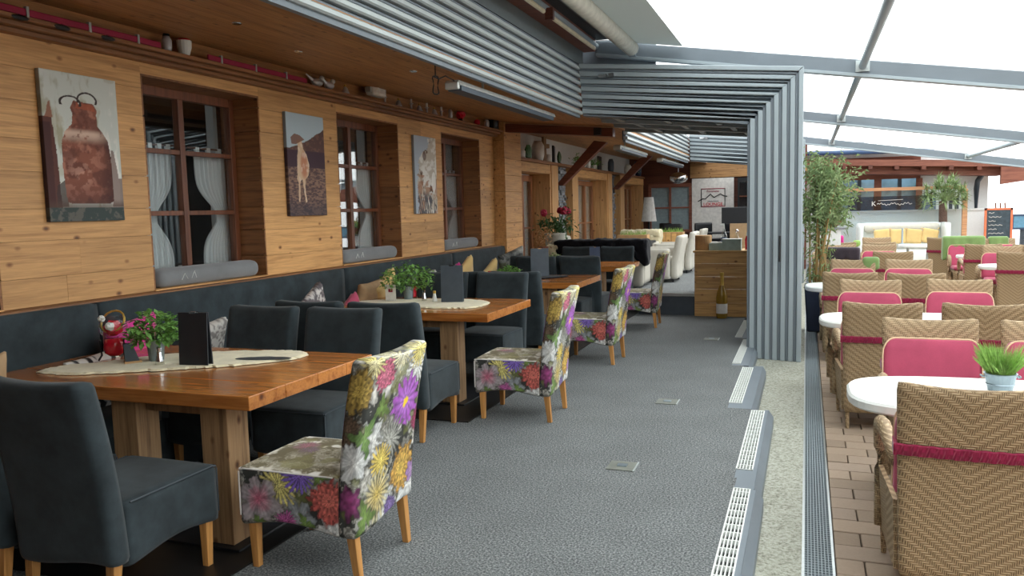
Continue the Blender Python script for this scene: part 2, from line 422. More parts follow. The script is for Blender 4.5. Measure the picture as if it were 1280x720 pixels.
def paint_flowers(u, v, flowers, seed=0, pale=.5):
    n1 = fbm(u+seed, v+seed, 14, 4); wx = fbm(u+9+seed, v, 9, 3); sw = .5+.5*np.sin(70*(n1*.6+.4*wx)+u*30)
    base = np.zeros(u.shape+(3,))+srgb((64, 66, 62))
    base = lerp(base, sst(.42, .62, n1), srgb((150, 148, 140)))
    base = lerp(base, sst(.56, .7, fbm(u+3, v+8+seed, 11, 3))*pale*1.6, srgb((240, 238, 232)))
    base = lerp(base, (sw > .72)*.5*(n1 > .4), srgb((216, 214, 204)))
    base = lerp(base, sst(.55, .75, fbm(u+30, v+2, 10, 2))*.5, srgb((34, 34, 34)))
    base = lerp(base, sst(.6, .72, fbm(u+50, v+21+seed, 12, 2))*.6, srgb((120, 124, 66)))
    for (cu, cv, R, kind, c1, c2, seed2) in flowers:
        R = R*1.18
        du = u-cu; dv = v-cv; wob = fbm(u+seed2, v+3, 38, 3)-.5; d = np.hypot(du, dv)/R*(1+.45*wob)+.25*wob; th = np.arctan2(dv, du)+seed2
        if kind == 'mum':
            n = 14; edge = .9+.1*np.cos(n*th); ring = np.cos(n*th+PI*np.floor(d*3.6)); fr = np.mod(d*3.6, 1)
            sh = .58+.2*ring+.42*fr
        elif kind == 'spider':
            n = 19; edge = .78+.22*np.cos(n*th+3*d); sh = .55+.5*(np.cos(n*th+3*d) > -.1)+.1*np.cos(5*th)
        elif kind == 'daisy':
            n = 13; edge = .8+.2*np.abs(np.cos(n*th/2)); sh = .62+.38*np.abs(np.cos(n*th/2))
        elif kind == 'lily':
            n = 6; edge = .62+.38*np.abs(np.cos(n*th/2)); sh = .72+.28*np.abs(np.cos(n*th/2))+.1*np.cos(24*th)
        elif kind == 'cluster':
            edge = .8+.2*np.cos(7*th); sh = .5+.6*fbm(u+5, v, 60, 1)
        else:   # leaf
            edge = .55+.28*np.cos(3*th)+.14*np.cos(9*th); sh = .8+.25*np.cos(30*(du-dv)/R)*.3+.15*(np.abs(du) < R*.03)
        m = sst(edge+.05, edge-.05, d)
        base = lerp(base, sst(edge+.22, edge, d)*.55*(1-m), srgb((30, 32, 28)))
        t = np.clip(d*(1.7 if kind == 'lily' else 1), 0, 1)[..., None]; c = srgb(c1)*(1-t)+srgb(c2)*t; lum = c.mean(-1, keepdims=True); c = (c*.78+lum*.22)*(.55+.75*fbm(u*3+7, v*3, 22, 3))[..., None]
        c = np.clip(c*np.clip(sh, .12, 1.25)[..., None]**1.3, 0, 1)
        base = base*(1-m[..., None])+c*m[..., None]
        if kind in ('daisy',): base = lerp(base, sst(.2, .14, d), srgb((230, 200, 60)))
    return np.clip(base**1.12*1.12, 0, 1)
GRN = ((140, 176, 74), (96, 120, 50)); WHT = ((236, 236, 230), (206, 208, 206)); PUR = ((176, 90, 200), (200, 90, 214)); YEL = ((236, 210, 70), (196, 164, 50))
def back_paint(U, V):       # U 0..0.62 along side edge then rear, V height above floor
    W = .62; F = lambda s, t, r, k, c, sd=0: (s*W, .22+t*.78, r, k, c[0], c[1], sd)
    fl = [F(.3, .5, .09, 'lily', WHT), F(.12, .42, .08, 'lily', WHT, 1), F(.85, .86, .09, 'spider', WHT, 2), F(.9, .1, .1, 'lily', WHT, .5), F(.55, .06, .08, 'lily', WHT, .2),
          F(.04, .6, .06, 'mum', ((130, 104, 80), (90, 70, 50))), F(.36, .89, .07, 'mum', ((236, 130, 160), (214, 90, 130))), F(.2, .97, .07, 'spider', ((236, 226, 170), (214, 200, 120))), F(.85, .97, .08, 'spider', ((240, 226, 130), (220, 200, 90))), F(.55, .99, .07, 'spider', ((236, 232, 200), (214, 204, 150))),
          F(.09, .82, .085, 'mum', ((220, 186, 60), (150, 120, 36))), F(.38, .69, .065, 'leaf', GRN, .5), F(.2, .55, .09, 'leaf', ((150, 190, 96), (90, 130, 60)), 1.2),
          F(.74, .665, .105, 'daisy', ((196, 120, 226), (176, 60, 196))), F(.56, .46, .1, 'spider', ((200, 200, 190), (110, 112, 104))), F(.45, .36, .075, 'spider', ((240, 216, 80), (206, 176, 60))),
          F(.98, .5, .05, 'mum', ((206, 60, 120), (150, 40, 90))), F(.42, .17, .10, 'spider', ((220, 190, 70), (180, 180, 160)), .4), F(.78, .24, .10, 'mum', ((244, 206, 66), (206, 150, 30))),
          F(.1, .19, .07, 'cluster', ((190, 60, 150), (90, 40, 80))), F(.26, .09, .085, 'leaf', GRN, .2), F(.62, .04, .05, 'mum', ((150, 120, 190), (110, 90, 150))), F(.95, .18, .05, 'lily', ((190, 150, 200), (160, 120, 180)))]
    return paint_flowers(U, V, fl, 1, .5)
def seat_paint(U, V):       # U 0..0.52 from the front edge back, V height above floor
    F = lambda s, t, r, k, c, sd=0: (s*.52, .22+t*.26, r, k, c[0], c[1], sd)
    fl = [F(.95, .05, .08, 'lily', WHT), F(.62, .18, .08, 'lily', ((170, 174, 176), (140, 146, 150))), F(.42, .74, .09, 'spider', ((244, 232, 130), (214, 200, 96))),
          F(.21, .45, .105, 'lily', ((220, 90, 130), (176, 164, 168)), .3), F(.64, .95, .08, 'spider', ((150, 110, 220), (110, 76, 190))), F(.92, .55, .09, 'mum', ((236, 120, 100), (206, 80, 70))),
          F(.68, .1, .05, 'leaf', GRN), F(.49, .08, .05, 'spider', ((220, 90, 180), (160, 60, 130))), F(.2, .04, .04, 'leaf', GRN), F(.83, .95, .05, 'leaf', GRN)]
    return paint_flowers(U, V, fl, 4, .35)
def top_paint(U, V):
    c = paint_flowers(U, V, [(.08, .16, .06, 'spider', (214, 80, 160), (120, 50, 120), 0), (.02, .1, .05, 'spider', (120, 70, 150), (90, 60, 120), 0), (-.1, .05, .07, 'leaf', (130, 136, 80), (90, 96, 60), 0)], 8, .9)
    return lerp(c*.9, np.full(U.shape, .25), srgb((214, 196, 150)))
# ------------------------------------------------------------------ dining chairs
def back_def(P):
    P = P.copy(); t = np.clip((P[:, 2]-.22)/.78, 0, 1.1)
    lean = -.03*t-.085*t*t; P[:, 1] += lean - .016*(1-(P[:, 0]/.27)**2)*t
    P[:, 0] *= 1+.02*t
    top = np.clip((t-.8)/.2, 0, 1); P[:, 2] -= .012*top*(1-(P[:, 0]/.27)**2)
    low = np.clip(1-t*6, 0, 1); P[:, 2] += low*.018*np.cos(P[:, 0]*9+P[:, 1]*5)
    return P
def seat_def(P):
    P = P.copy(); up = P[:, 2] > .4
    P[:, 2] += np.where(up, .014*(1-(P[:, 0]/.27)**2)*(1-((P[:, 1]-.03)/.3)**2), 0)
    low = np.clip((.3-P[:, 2])/.08, 0, 1); P[:, 2] += low*(.022*np.cos((P[:, 1]-.05)*9)-.012)+low*.008*np.cos(P[:, 0]*20)
    P[:, 0] *= 1+.02*low
    return P
def back_colour(P, f):
    U = np.where(f[:, 1] < 0, .09+(P[:, 0]+.265), np.where(f[:, 0] < 0, .09-(P[:, 1]+.31), np.where(f[:, 0] > 0, .62+(P[:, 1]+.31), .265-P[:, 0])))
    V = np.where(f[:, 2] > 0, 1.0+(P[:, 1]+.31)*.6, P[:, 2]); return back_paint(U, V)
def seat_colour(P, f):
    c = seat_paint(np.where(f[:, 0] != 0, .30-P[:, 1], P[:, 0]+.9), P[:, 2]); ct = top_paint(P[:, 0], P[:, 1])
    return np.where((f[:, 2] > 0)[:, None], ct, c)
def make_chair(name, label, kind, loc, rz, group):
    t = thing(name, label, 'chair', loc, rz, group)
    fl = kind == 'floral'; mt = 'floral' if fl else 'suede'; cell = .0045 if fl else .03
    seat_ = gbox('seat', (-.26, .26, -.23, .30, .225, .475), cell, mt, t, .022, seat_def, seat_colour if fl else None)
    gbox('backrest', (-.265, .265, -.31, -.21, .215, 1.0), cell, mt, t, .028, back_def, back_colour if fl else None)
    for sx in (-1, 1):
        for fy in (1, -1):
            y = .245 if fy > 0 else -.265; dy = 0 if fy > 0 else -.025; b = B()
            a, c = .016, .023
            hexa(b, [(sx*.222-a, y+dy-a, 0), (sx*.222+a, y+dy-a, 0), (sx*.222+a, y+dy+a, 0), (sx*.222-a, y+dy+a, 0)], [(sx*.225-c, y-c, .26), (sx*.225+c, y-c, .26), (sx*.225+c, y+c, .26), (sx*.225-c, y+c, .26)])
            obj('leg', b, 'leg', t, .003)
    # piping along the seat edge and back edge
    b = B(); 
    for sx in (-1, 1):
        tube(b, [(sx*.258, -.2, .47), (sx*.258, .27, .47), (sx*.255, .295, .462)], .004, 5); tube(b, [(sx*.256, .297, .455), (sx*.256, .297, .25)], .004, 5)
    tube(b, [(-.25, .297, .465), (.25, .297, .465)], .004, 5)
    obj('piping', b, 'paper' if fl else 'piping', seat_)
    return t
T = [(2.93, 4.04), (5.85, 6.92), (8.52, 9.60), (10.92, 12.05)]
ordn = ['nearest table', 'second wooden table', 'third wooden table', 'farthest wooden table']
# floral chairs
FL = [(-2.11, 3.11), (-2.10, 5.82), (-2.13, 8.12), (-2.17, 10.70)]
fl_lab = ['flower-printed slipcover chair at the open end of the nearest table', 'flower-printed chair at the end of the second table from the front', 'flower-printed chair at the end of the third table from the front', 'farthest flower-printed chair, just before the raised platform']
fc = make_chair('dining_chair', fl_lab[0], 'floral', (*FL[0], 0), PI/2, 'flower-printed chairs along the aisle')
for i in (1, 2, 3): dup(fc, (*FL[i], 0), PI/2+(.03, -.03, .05)[i-1], fl_lab[i], 'flower-printed chairs along the aisle')
# grey chairs
gc = None
for i, (a, b_) in enumerate(T):
    for side in (0, 1):
        for k in (0, 1):
            if i == 3 and side == 0 and k == 1: pass
            x = (-2.80 if side == 0 and i == 0 else -2.73) - k*(.60 if side == 0 else .64); y = ((a-.36 if i == 0 else a-.69) if side == 0 else b_+.05)
            if side == 1: x -= .1
            rz = (0 if side == 0 else PI)+random.uniform(-.02, .02)
            z = 0
            lab = 'grey suede chair, %s side of the %s, %s' % (('near', 'far')[side], ordn[i], ('next to the aisle', 'towards the bench')[k])
            if gc is None: gc = make_chair('dining_chair', lab, 'grey', (x, y, z), rz, 'slate grey chairs at the wooden tables')
            else: dup(gc, (x, y, z), rz, lab, 'slate grey chairs at the wooden tables')
# ------------------------------------------------------------------ wooden tables
def make_table(i, y0, y1):
    x0, x1 = -4.14, -2.39; yc = (y0+y1)/2; xc = (x0+x1)/2
    t = thing('dining_table', ('long orange-brown wooden table nearest the camera', 'second orange-brown wooden table, behind the nearest one', 'third orange-brown wooden table, with the tall slate menu', 'farthest orange-brown wooden table, before the white armchairs')[i], 'table', (xc, yc, 0), 0, 'wooden tables beside the bench')
    hw, hd = (x1-x0)/2, (y1-y0)/2
    n = 4
    for k in range(n):
        a = -hd+2*hd*k/n; o = obj('tabletop_plank', bx(-hw, hw, a+.0006, a+2*hd/n-.0006, .712, .78), 'table', t, .004)
    rx = (-2.66 if i == 0 else -2.77)-xc
    for px in (rx, rx-.56):
        o = obj('leg', bx(px-.08, px+.08, -hd+.07, -hd+.22, .02, .712), 'post', t, .004)
        qx = (px+xc)*(y1-.16)/(y0+.15)-xc
        o = obj('leg', bx(qx-.07, qx+.07, hd-.24, hd-.10, .02, .712), 'post', t, .004)
    obj('crossbar', bx(rx-.47, rx-.09, -(hd-.16)-.03, -(hd-.16)+.03, .64, .71), 'post', t)
    obj('foot_plate', bx(rx-.72, rx+.14, -hd+.03, hd-.03, .008, .02), 'black', t, .003)
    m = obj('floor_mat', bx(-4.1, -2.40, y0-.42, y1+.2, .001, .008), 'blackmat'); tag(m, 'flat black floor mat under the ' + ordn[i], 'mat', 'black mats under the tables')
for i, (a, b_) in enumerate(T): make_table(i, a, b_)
# ------------------------------------------------------------------ floor
def flat(bm, x0, x1, y0, y1, z0, z1): return box(bm, x0, x1, y0, y1, z0, z1)
b = B()
for x1, y0, y1 in ((-.37, -3, 4.72), (-.385, 4.72, 6.39), (-.575, 6.39, 8.14), (-.69, 8.14, 9.86), (-.80, 9.86, 12.0)): flat(b, -4.45, x1, y0, y1, -.3, 0)
struct('floor', b, 'carpet')
struct('floor_concrete', bx(-4.4, -.005, -3, 26, -.4, -.12), 'concrete').name = 'floor'
struct('floor_patio', bx(.145, 14, -3, 34, -.4, -.175), 'soil').name = 'floor'
# sill profiles with floor grilles
SE = [(-.28, -.25, -.21, -3, 4.54), (-.29, -.262, -.225, 4.54, 6.385), (-.475, -.39, -.36, 6.385, 8.14), (-.61, -.53, -.50, 8.14, 9.86), (-.72, -.64, -.61, 9.86, 12.0)]
b = B()
for k, (xa, xb, xc_, y0, y1) in enumerate(SE):
    prism(b, [(xa, y0, 0.001), (xb, y0, 0.001), (xc_, y0, -.05), (xc_, y0, -.12), (xa, y0, -.12)], (0, y1-y0, 0))
    tube(b, [(xb, y0, .001), (xb, y1, .001)], .003, 5)
for x0, x1, y0, y1 in ((-.385, -.28, 4.54, 4.88), (-.575, -.47, 6.39, 6.56), (-.69, -.61, 8.14, 8.22), (-.80, -.72, 9.86, 9.9)): flat(b, x0, x1, y0, y1, -.1, -.001)
struct('trim_1', b, 'alu_dark')
gi = 0
for x0, x1, y0, y1 in ((-.37, -.283, 3.02, 4.54), (-.37, -.283, 1.4, 3.0), (-.385, -.292, 4.88, 6.35), (-.575, -.48, 6.56, 8.06), (-.69, -.615, 8.24, 9.76), (-.80, -.725, 9.92, 11.4)):
    t = thing('floor_grille', ('white slotted floor grille along the carpet edge, nearest full one', 'white slotted floor grille at the very bottom of the photo', 'second white floor grille, past the dark square plate', 'third white floor grille, set back from the edge after the first step', 'fourth white floor grille, beside the foot of the folded metal frame', 'last floor grille, hidden beside the metal frame')[gi], 'grille', ((x0+x1)/2, y0, 0), 0, 'floor grilles'); gi += 1
    w_ = (x1-x0)/2; Ln = y1-y0
    obj('tray', bx(-w_, w_, 0, Ln, -.04, -.03), 'black', t)
    b = B()
    for s in (-1, 1): flat(b, s*w_-.004, s*w_+.004, 0, Ln, -.03, .004)
    flat(b, -w_, w_, 0, .008, -.03, .004); flat(b, -w_, w_, Ln-.008, Ln, -.03, .004); obj('rim', b, 'white', t)
    b = B()
    for j in range(1, 5): xx = -w_+2*w_*j/5; flat(b, xx-.0028, xx+.0028, 0, Ln, -.02, .003)
    y = .09
    while y < Ln: flat(b, -w_, w_, y-.004, y+.004, -.02, .0035); y += .098
    obj('bars', b, 'white', t)['kind'] = 'stuff'
# drain channel
t = thing('drain_channel', 'long steel drain channel with mesh grating between concrete and pavers', 'drain', (.07, -1, -.12))
obj('channel', bx(-.072, .072, 0, 26, -.12, -.05), 'black', t)
for s in (-1, 1): obj('rim', bx(s*.068-.006, s*.068+.006, 0, 26, -.12, .002), 'steel', t)
b = B()
for j in range(1, 8): xx = -.062+.124*j/8; flat(b, xx-.0017, xx+.0017, 0, 14, -.02, 0)
y = 0
while y < 14: flat(b, -.062, .062, y-.0022, y+.0022, -.015, 0); y += .028
for j in range(1, 6): xx = -.062+.124*j/6; flat(b, xx-.003, xx+.003, 14, 26, -.02, 0)
y = 14
while y < 26: flat(b, -.062, .062, y-.004, y+.004, -.015, 0); y += .06
obj('grating', b, 'alu', t)['kind'] = 'stuff'
# pavers
pav = thing('paved_patio', 'x', 'x'); del pav['label']; del pav['category']; pav['kind'] = 'structure'; pav.name = 'floor'
pm = bpy.data.meshes.new('brick'); b = bx(-.129, .129, -.084, .084, -.05, 0); bmesh.ops.bevel(b, geom=b.edges[:], offset=.004, segments=1, affect='EDGES'); finish(b); b.to_mesh(pm); b.free(); pm.materials.append(M['paver'])
cand = []
for r in range(0, 170):
    y = 1.0+r*.174
    for c in range(0, 40):
        x = .148+.131+c*.264+(.132 if r % 2 else 0)
        cand.append((x, y, c, r))
    if r % 2: cand.append((.213, y, -1, r))
def vis(x, y): return y > 2.6 and x < .62 + max(0, (y-3.5))*.10
near = sorted([c for c in cand if vis(c[0], c[1])], key=lambda c: c[1])[:290]; ns = set((c[2], c[3]) for c in near)
hm = bpy.data.meshes.new('half_brick'); b = bx(-.062, .062, -.084, .084, -.05, 0); bmesh.ops.bevel(b, geom=b.edges[:], offset=.004, segments=1, affect='EDGES'); finish(b); b.to_mesh(hm); b.free(); hm.materials.append(M['paver'])
for x, y, c, r in near:
    o = link('brick', hm if c == -1 else pm, pav); o.location = (x, y, -.13+random.uniform(-.002, .002)); o.rotation_euler = (0, 0, random.uniform(-.008, .008))
b = B()
for x, y, c, r in cand:
    if (c, r) in ns or y > 26: continue
    h = .062 if c == -1 else .129
    flat(b, x-h, x+h, y-.084, y+.084, -.17, -.13+random.uniform(-.001, .001))
obj('brick', b, 'paver', pav)['kind'] = 'stuff'
# floor outlets
for y, l in ((4.74, 'square floor outlet lid in the carpet, nearest of three'), (6.46, 'square floor outlet lid in the carpet, middle of three'), (9.70, 'square floor outlet lid in the carpet, farthest of three')):
    t = thing('floor_outlet', l, 'outlet', (-1.06, y, .001), 0, 'floor outlets')
    obj('lid', bx(-.085, .085, -.085, .085, 0, .005), 'outlet', t, .001)
    obj('rim', bx(.082, .09, -.09, .09, 0, .007), 'alu_light', t); obj('cable_flap', bx(-.03, .03, -.02, .03, .005, .009), 'zinc', t)

# ------------------------------------------------------------------ wooden wall with windows
WX = -4.3
wall = struct('wall_left', bx(-4.70, WX-.03, -3, 1.98, -.1, 3.2), 'reveal')
def wpart(name, bm, mat, **k): return obj(name, bm, mat, wall, **k)
OP = [(1.98, 3.22), (4.35, 5.61), (6.78, 8.03), (9.15, 10.40)]
segs = [(-3, 1.98)]+[(OP[i][1], OP[i+1][0]) for i in range(3)]+[(10.40, 10.92)]
for y0, y1 in segs[1:]: wpart('wall_core', bx(-4.70, WX-.03, y0, y1, -.1, 3.2), 'reveal')
for y0, y1 in OP: wpart('wall_core', bx(-4.70, WX-.03, y0, y1, -.1, 1.09), 'reveal'); wpart('wall_core', bx(-4.70, WX-.03, y0, y1, 2.60, 3.2), 'reveal')
rows = [1.10, 1.27, 1.49, 1.68, 1.90, 2.09, 2.31, 2.50, 2.72]
for y0, y1 in segs:
    for z0, z1 in zip(rows[:-1], rows[1:]):
        yy = [y0, y1]
        if random.random() < .3 and y1-y0 > .8: yy = [y0, y0+(y1-y0)*random.uniform(.35, .65), y1]
        for a, c in zip(yy[:-1], yy[1:]): wpart('plank', bx(WX-.03, WX+random.uniform(-.0012, .0012), a+.0008, c-.0008, z0+.001, z1-.001), 'spruce')
for y0, y1 in OP:
    wpart('lintel_plank', bx(WX-.03, WX, y0, y1, 2.601, 2.72), 'spruce')
    wpart('sill_board', bx(-4.56, WX+.012, y0+.002, y1-.002, 1.085, 1.108), 'spruce', bevel=.003)
    wpart('reveal_board', bx(-4.56, WX-.001, y0+.001, y1-.001, 2.585, 2.60), 'reveal')
    for yy, s in ((y0, 1), (y1, -1)):
        for z0, z1 in zip(rows[:-1], rows[1:]):
            z1 = min(z1, 2.585); a, c = sorted((yy, yy+s*.014)); wpart('reveal_board', bx(-4.56, WX-.001, a, c, z0+.01, z1-.0015), 'reveal')
wpart('frieze_board', bx(WX-.03, WX+.0, -3, 10.92, 2.72, 2.92), 'soffit')
# ledge carrying ornaments
ldg = thing('ornament_ledge', 'brown moulded wooden ledge above the windows', 'ledge', (WX, 0, 2.69))
obj('board', bx(0, .16, -3, 10.98, .045, .07), 'ledge', ldg, .004); obj('moulding', bx(0, .12, -3, 10.98, .015, .045), 'ledge', ldg, .008); obj('moulding', bx(0, .07, -3, 10.98, -.015, .015), 'ledge', ldg, .006)
# pilaster
for z0, z1 in zip([0, .3, .55, .8, 1.0, 1.2, 1.42, 1.66, 1.88, 2.12, 2.36, 2.62], [.3, .55, .8, 1.0, 1.2, 1.42, 1.66, 1.88, 2.12, 2.36, 2.62, 2.92]):
    wpart('plank', bx(-4.7, -4.13+random.uniform(-.003, .003), 10.94, 11.66, z0+.0015, z1-.0015), 'spruce', bevel=.004)
# windows
def window(n, y0, y1):
    x = -4.56
    o = struct('window_%d' % n, B(), 'frame_wood') if False else thing('window_%d' % n, None, None); o['kind'] = 'structure'
    z0, z1 = 1.13, 2.585
    def P(nm, bm, mt, **k): return obj(nm, bm, mt, o, **k)
    for a, c in ((y0+.015, y0+.07), (y1-.07, y1-.015)): P('window_frame', bx(x-.05, x+.01, a, c, z0, z1), 'frame_wood', bevel=.004)
    for a, c in ((z0-.02, z0+.07), (z1-.07, z1)): P('window_frame', bx(x-.05, x+.01, y0+.071, y1-.071, a, c), 'frame_wood', bevel=.004)
    ym = (y0+y1)/2; ys = [y0+.07, ym-.03, ym+.03, y1-.07]; zs = [z0+.07, 1.645, 2.11, z1-.07]
    P('mullion', bx(x-.045, x+.014, ym-.028, ym+.028, z0+.07, z1-.07), 'frame_wood', bevel=.004)
    for zc in zs[1:3]:
        for a, c in ((y0+.07, ym-.028), (ym+.028, y1-.07)): P('glazing_bar', bx(x-.035, x+.008, a, c, zc-.018, zc+.018), 'frame_wood', bevel=.003)
    for a, c in ((y0+.07, ym-.028), (ym+.028, y1-.07)):
        for k in range(3): P('pane', bx(x-.022, x-.016, a, c, zs[k]+(.018 if k else 0), zs[k+1]-(.018 if k < 2 else 0)), 'glass')
    P('inner_frame', bx(-4.78, -4.70, y1-.09, y1-.05, z0, z1), 'alu_light')
for n, (y0, y1) in enumerate(OP): window(n+1, y0, y1)
# dim dining room behind the windows
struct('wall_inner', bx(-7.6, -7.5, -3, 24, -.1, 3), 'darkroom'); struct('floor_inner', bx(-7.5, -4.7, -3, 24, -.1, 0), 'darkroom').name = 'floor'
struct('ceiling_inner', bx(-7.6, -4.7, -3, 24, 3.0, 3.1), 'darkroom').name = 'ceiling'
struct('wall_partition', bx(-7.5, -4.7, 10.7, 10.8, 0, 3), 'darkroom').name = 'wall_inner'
# curtains
def curtain(y0, y1, wide, label, zt=2.10):
    def f(): pass
    P = []; Q = []; n, m = 60, 26
    for j in range(m+1):
        t = j/m; z = 1.18+(zt-1.18)*t
        pin = math.exp(-((z-1.62)/.16)**2) if wide else math.exp(-((z-1.6)/.3)**2)*.5
        c = (y1 if wide > 0 else y0) if False else (y0+y1)/2+.08*(1 if wide > 0 else -1)*pin
        wdt = (y1-y0)*(1-.62*pin)*(1 if t > .45 else .78)
        for i in range(n+1):
            s = i/n-.5; P.append((-4.68+.018*math.sin(s*60)*(1-.5*pin), c+s*wdt, z))
    for j in range(m):
        for i in range(n): a = j*(n+1)+i; Q.append((a, a+1, a+n+2, a+n+1))
    t_ = thing('curtain', label, 'curtain', (0, 0, 0), 0, 'sheer white curtains')
    npmesh('cloth', np.array(P), np.array(Q), 'sheer', t_)
    b = B()
    for i in range(4): yy = y0+(y1-y0)*(.1+.27*i); box(b, -4.69, -4.67, yy-.02, yy+.02, zt-.005, zt+.08)
    obj('loop_tabs', b, 'curtain', t_); tube_ = B(); tube(tube_, [(-4.68, y0-.05, zt+.07), (-4.68, y1+.05, zt+.07)], .008, 6); obj('rod', tube_, 'frame_wood', t_)
nm_ = ['window above the nearest table', 'middle window', 'third window']
for i in (1, 2, 3):
    y0, y1 = OP[i]; s = .22
    curtain(y0+.08+s, y0+.42+s, -1, 'left sheer white curtain in the %s' % nm_[i-1]); curtain(y0+.66+s, y0+1.14+s, 1, 'right tied-back sheer white curtain in the %s' % nm_[i-1])
# bolsters on sills
bo = ['grey linen bolster on the sill of the window above the nearest table', 'grey linen bolster on the sill of the middle window', 'grey linen bolster on the sill of the third window']
for i in (1, 2, 3):
    y0, y1 = OP[i]
    t = thing('bolster', bo[i-1], 'cushion', (-4.40, (y0+y1)/2, 1.108), 0, 'grey window bolsters')
    o = gbox('cushion', (-.09, .09, -.56, .56, .0, .135), .03, 'greycushion', t, .06)
    b = B(); tube(b, [(.088, -.35, .045), (.091, -.32, .09), (.088, -.29, .05)], .003, 4); tube(b, [(.088, -.25, .05), (.091, -.22, .1), (.088, -.2, .05)], .003, 4); obj('embroidery', b, 'white', t)
# things standing behind the nearest window
t = thing('table_lamp', 'small white shaded lamp standing behind the window panes', 'lamp', (-4.95, 5.0, 1.14)); b = B(); tube(b, [(0, 0, 0), (0, 0, .3)], .006); obj('stem', b, 'chrome', t)
obj('shade', lathe(B(), [(.065, .26), (.065, .42)], 16), 'paper', t); obj('base', lathe(B(), [(.05, 0), (.05, .01)], 16), 'chrome', t)
for i, (yy, l) in enumerate(((5.2, 'small white cup standing behind the window mullion'), (5.62, 'small white flower pot behind the right end of the window'))):
    t = thing('cup' if i == 0 else 'flower_pot', l, 'cup' if i == 0 else 'pot', (-4.80, yy, 1.14)); obj('body', lathe(B(), [(.035, 0), (.05, .03), (.055, .08), (.05, .08), (.045, .01)], 14), 'ceramic', t)
    if i: obj('flower', blob(B(), (0, 0, .2), .03, jit=.4), 'poppy', t); obj('stem', tube(B(), [(0, 0, .05), (0, 0, .2)], .004, 5), 'darkleaf', t)
struct('inner_sill', bx(-5.05, -4.56, 1.9, 10.5, 1.10, 1.14), 'frame_wood').name = 'trim_2'

# ------------------------------------------------------------------ soffit (ceiling over the bench)
ceil = thing('ceiling', None, None); ceil['kind'] = 'structure'
def zs_(x): return 2.90+(x+4.3)*(2.725-2.90)/1.8
n = 12
for k in range(n):
    xa = -4.72+k*(4.72-2.50)/n; xb = xa+(4.72-2.50)/n-.003
    for ya, yb in ((-3, 2.2+.5*(k % 3)), (2.2+.5*(k % 3), 7.0+.6*(k % 2)), (7.0+.6*(k % 2), 12.6), (12.6, 22.2)):
        b = B(); hexa(b, [(xa, ya, zs_(xa)), (xb, ya, zs_(xb)), (xb, yb-.003, zs_(xb)), (xa, yb-.003, zs_(xa))], [(xa, ya, zs_(xa)+.03), (xb, ya, zs_(xb)+.03), (xb, yb-.003, zs_(xb)+.03), (xa, yb-.003, zs_(xa)+.03)])
        obj('plank', b, 'soffit', ceil)
struct('roof_slab', bx(-7.6, -2.56, -3, 24, 3.12, 3.2), 'brown_beam').name = 'ceiling'
# recessed spot lights in the soffit
for x, y in ((-3.35, 4.2), (-3.1, 6.1), (-3.6, 5.2)):
    t = thing('soffit_spotlight', 'small round chrome spotlight in the wooden soffit, ' + ('nearest' if y < 5 else 'farthest' if y > 6 else 'middle one'), 'spotlight', (x, y, zs_(x)), 0, 'soffit spotlights'); obj('ring', lathe(B(), [(.03, -.006), (.034, 0), (.034, .004)], 16), 'chrome', t); obj('lens', lathe(B(), [(.024, -.008), (.024, -.003)], 14), 'clearglass', t)

# ------------------------------------------------------------------ second wall section (recessed, with doors)
w2 = struct('wall_back', bx(-4.72, -4.62, 11.66, 22, -.1, 3.2), 'whitewall')
w2.name = 'wall_left_far'
shf = thing('display_shelf', 'long brown shelf above the far doors carrying small ornaments', 'shelf', (-4.2, 0, 2.38)); obj('board', bx(-.42, .02, 11.67, 21.95, 0, .05), 'ledge', shf, .004)
def door(n, ya, yb, g0, g1, m):
    o = thing('door_%d' % n, None, None); o['kind'] = 'structure'
    P = lambda nm, bm, mt, **k: obj(nm, bm, mt, o, **k)
    for a, c in ((g0, g0+.09), (g1-.09, g1)): P('door_frame', bx(-4.60, -4.54, a, c, .1, 2.2), 'door_wood', bevel=.004)
    P('door_frame', bx(-4.60, -4.54, g0+.09, g1-.09, 2.1, 2.2), 'door_wood'); P('bottom_rail', bx(-4.60, -4.54, g0+.09, g1-.09, .1, .65), 'door_wood')
    P('stile', bx(-4.60, -4.54, m-.05, m+.05, .65, 2.1), 'door_wood')
    P('glazing_bar', bx(-4.585, -4.55, g0+.09, g1-.09, 1.28, 1.31), 'door_wood')
    P('pane', bx(-4.575, -4.568, g0+.09, g1-.09, .65, 2.1), 'glass')
    P('curtain', bx(-4.615, -4.61, g0+.3, m-.12, .6, 2.1), 'sheer'); P('curtain', bx(-4.615, -4.61, m+.1, g1-.25, .6, 2.1), 'sheer')
    P('door_handle', tube(B(), [(-4.54, g1-.05, 1.1), (-4.49, g1-.05, 1.1), (-4.49, g1-.16, 1.1)], .01, 6), 'chrome')
    P('side_board', bx(-4.60, -4.22, yb-.06, yb, .0, 2.22), 'spruce_v')
    return P
P = door(5, 11.7, 13.45, 11.72, 13.39, 12.85); P('post', bx(-4.60, -4.2, 13.45, 13.83, 0, 2.38), 'spruce_v', bevel=.006); P('lintel', bx(-4.60, -4.22, 11.67, 13.45, 2.22, 2.375), 'spruce', bevel=.005)
P = door(6, 15.17, 17.69, 15.18, 17.63, 16.95); P('post', bx(-4.60, -4.2, 14.76, 15.17, 0, 2.38), 'spruce_v', bevel=.006); P('post', bx(-4.60, -4.2, 17.69, 18.08, 0, 2.38), 'spruce_v', bevel=.006); P('lintel', bx(-4.60, -4.22, 15.17, 17.69, 2.22, 2.375), 'spruce', bevel=.005)
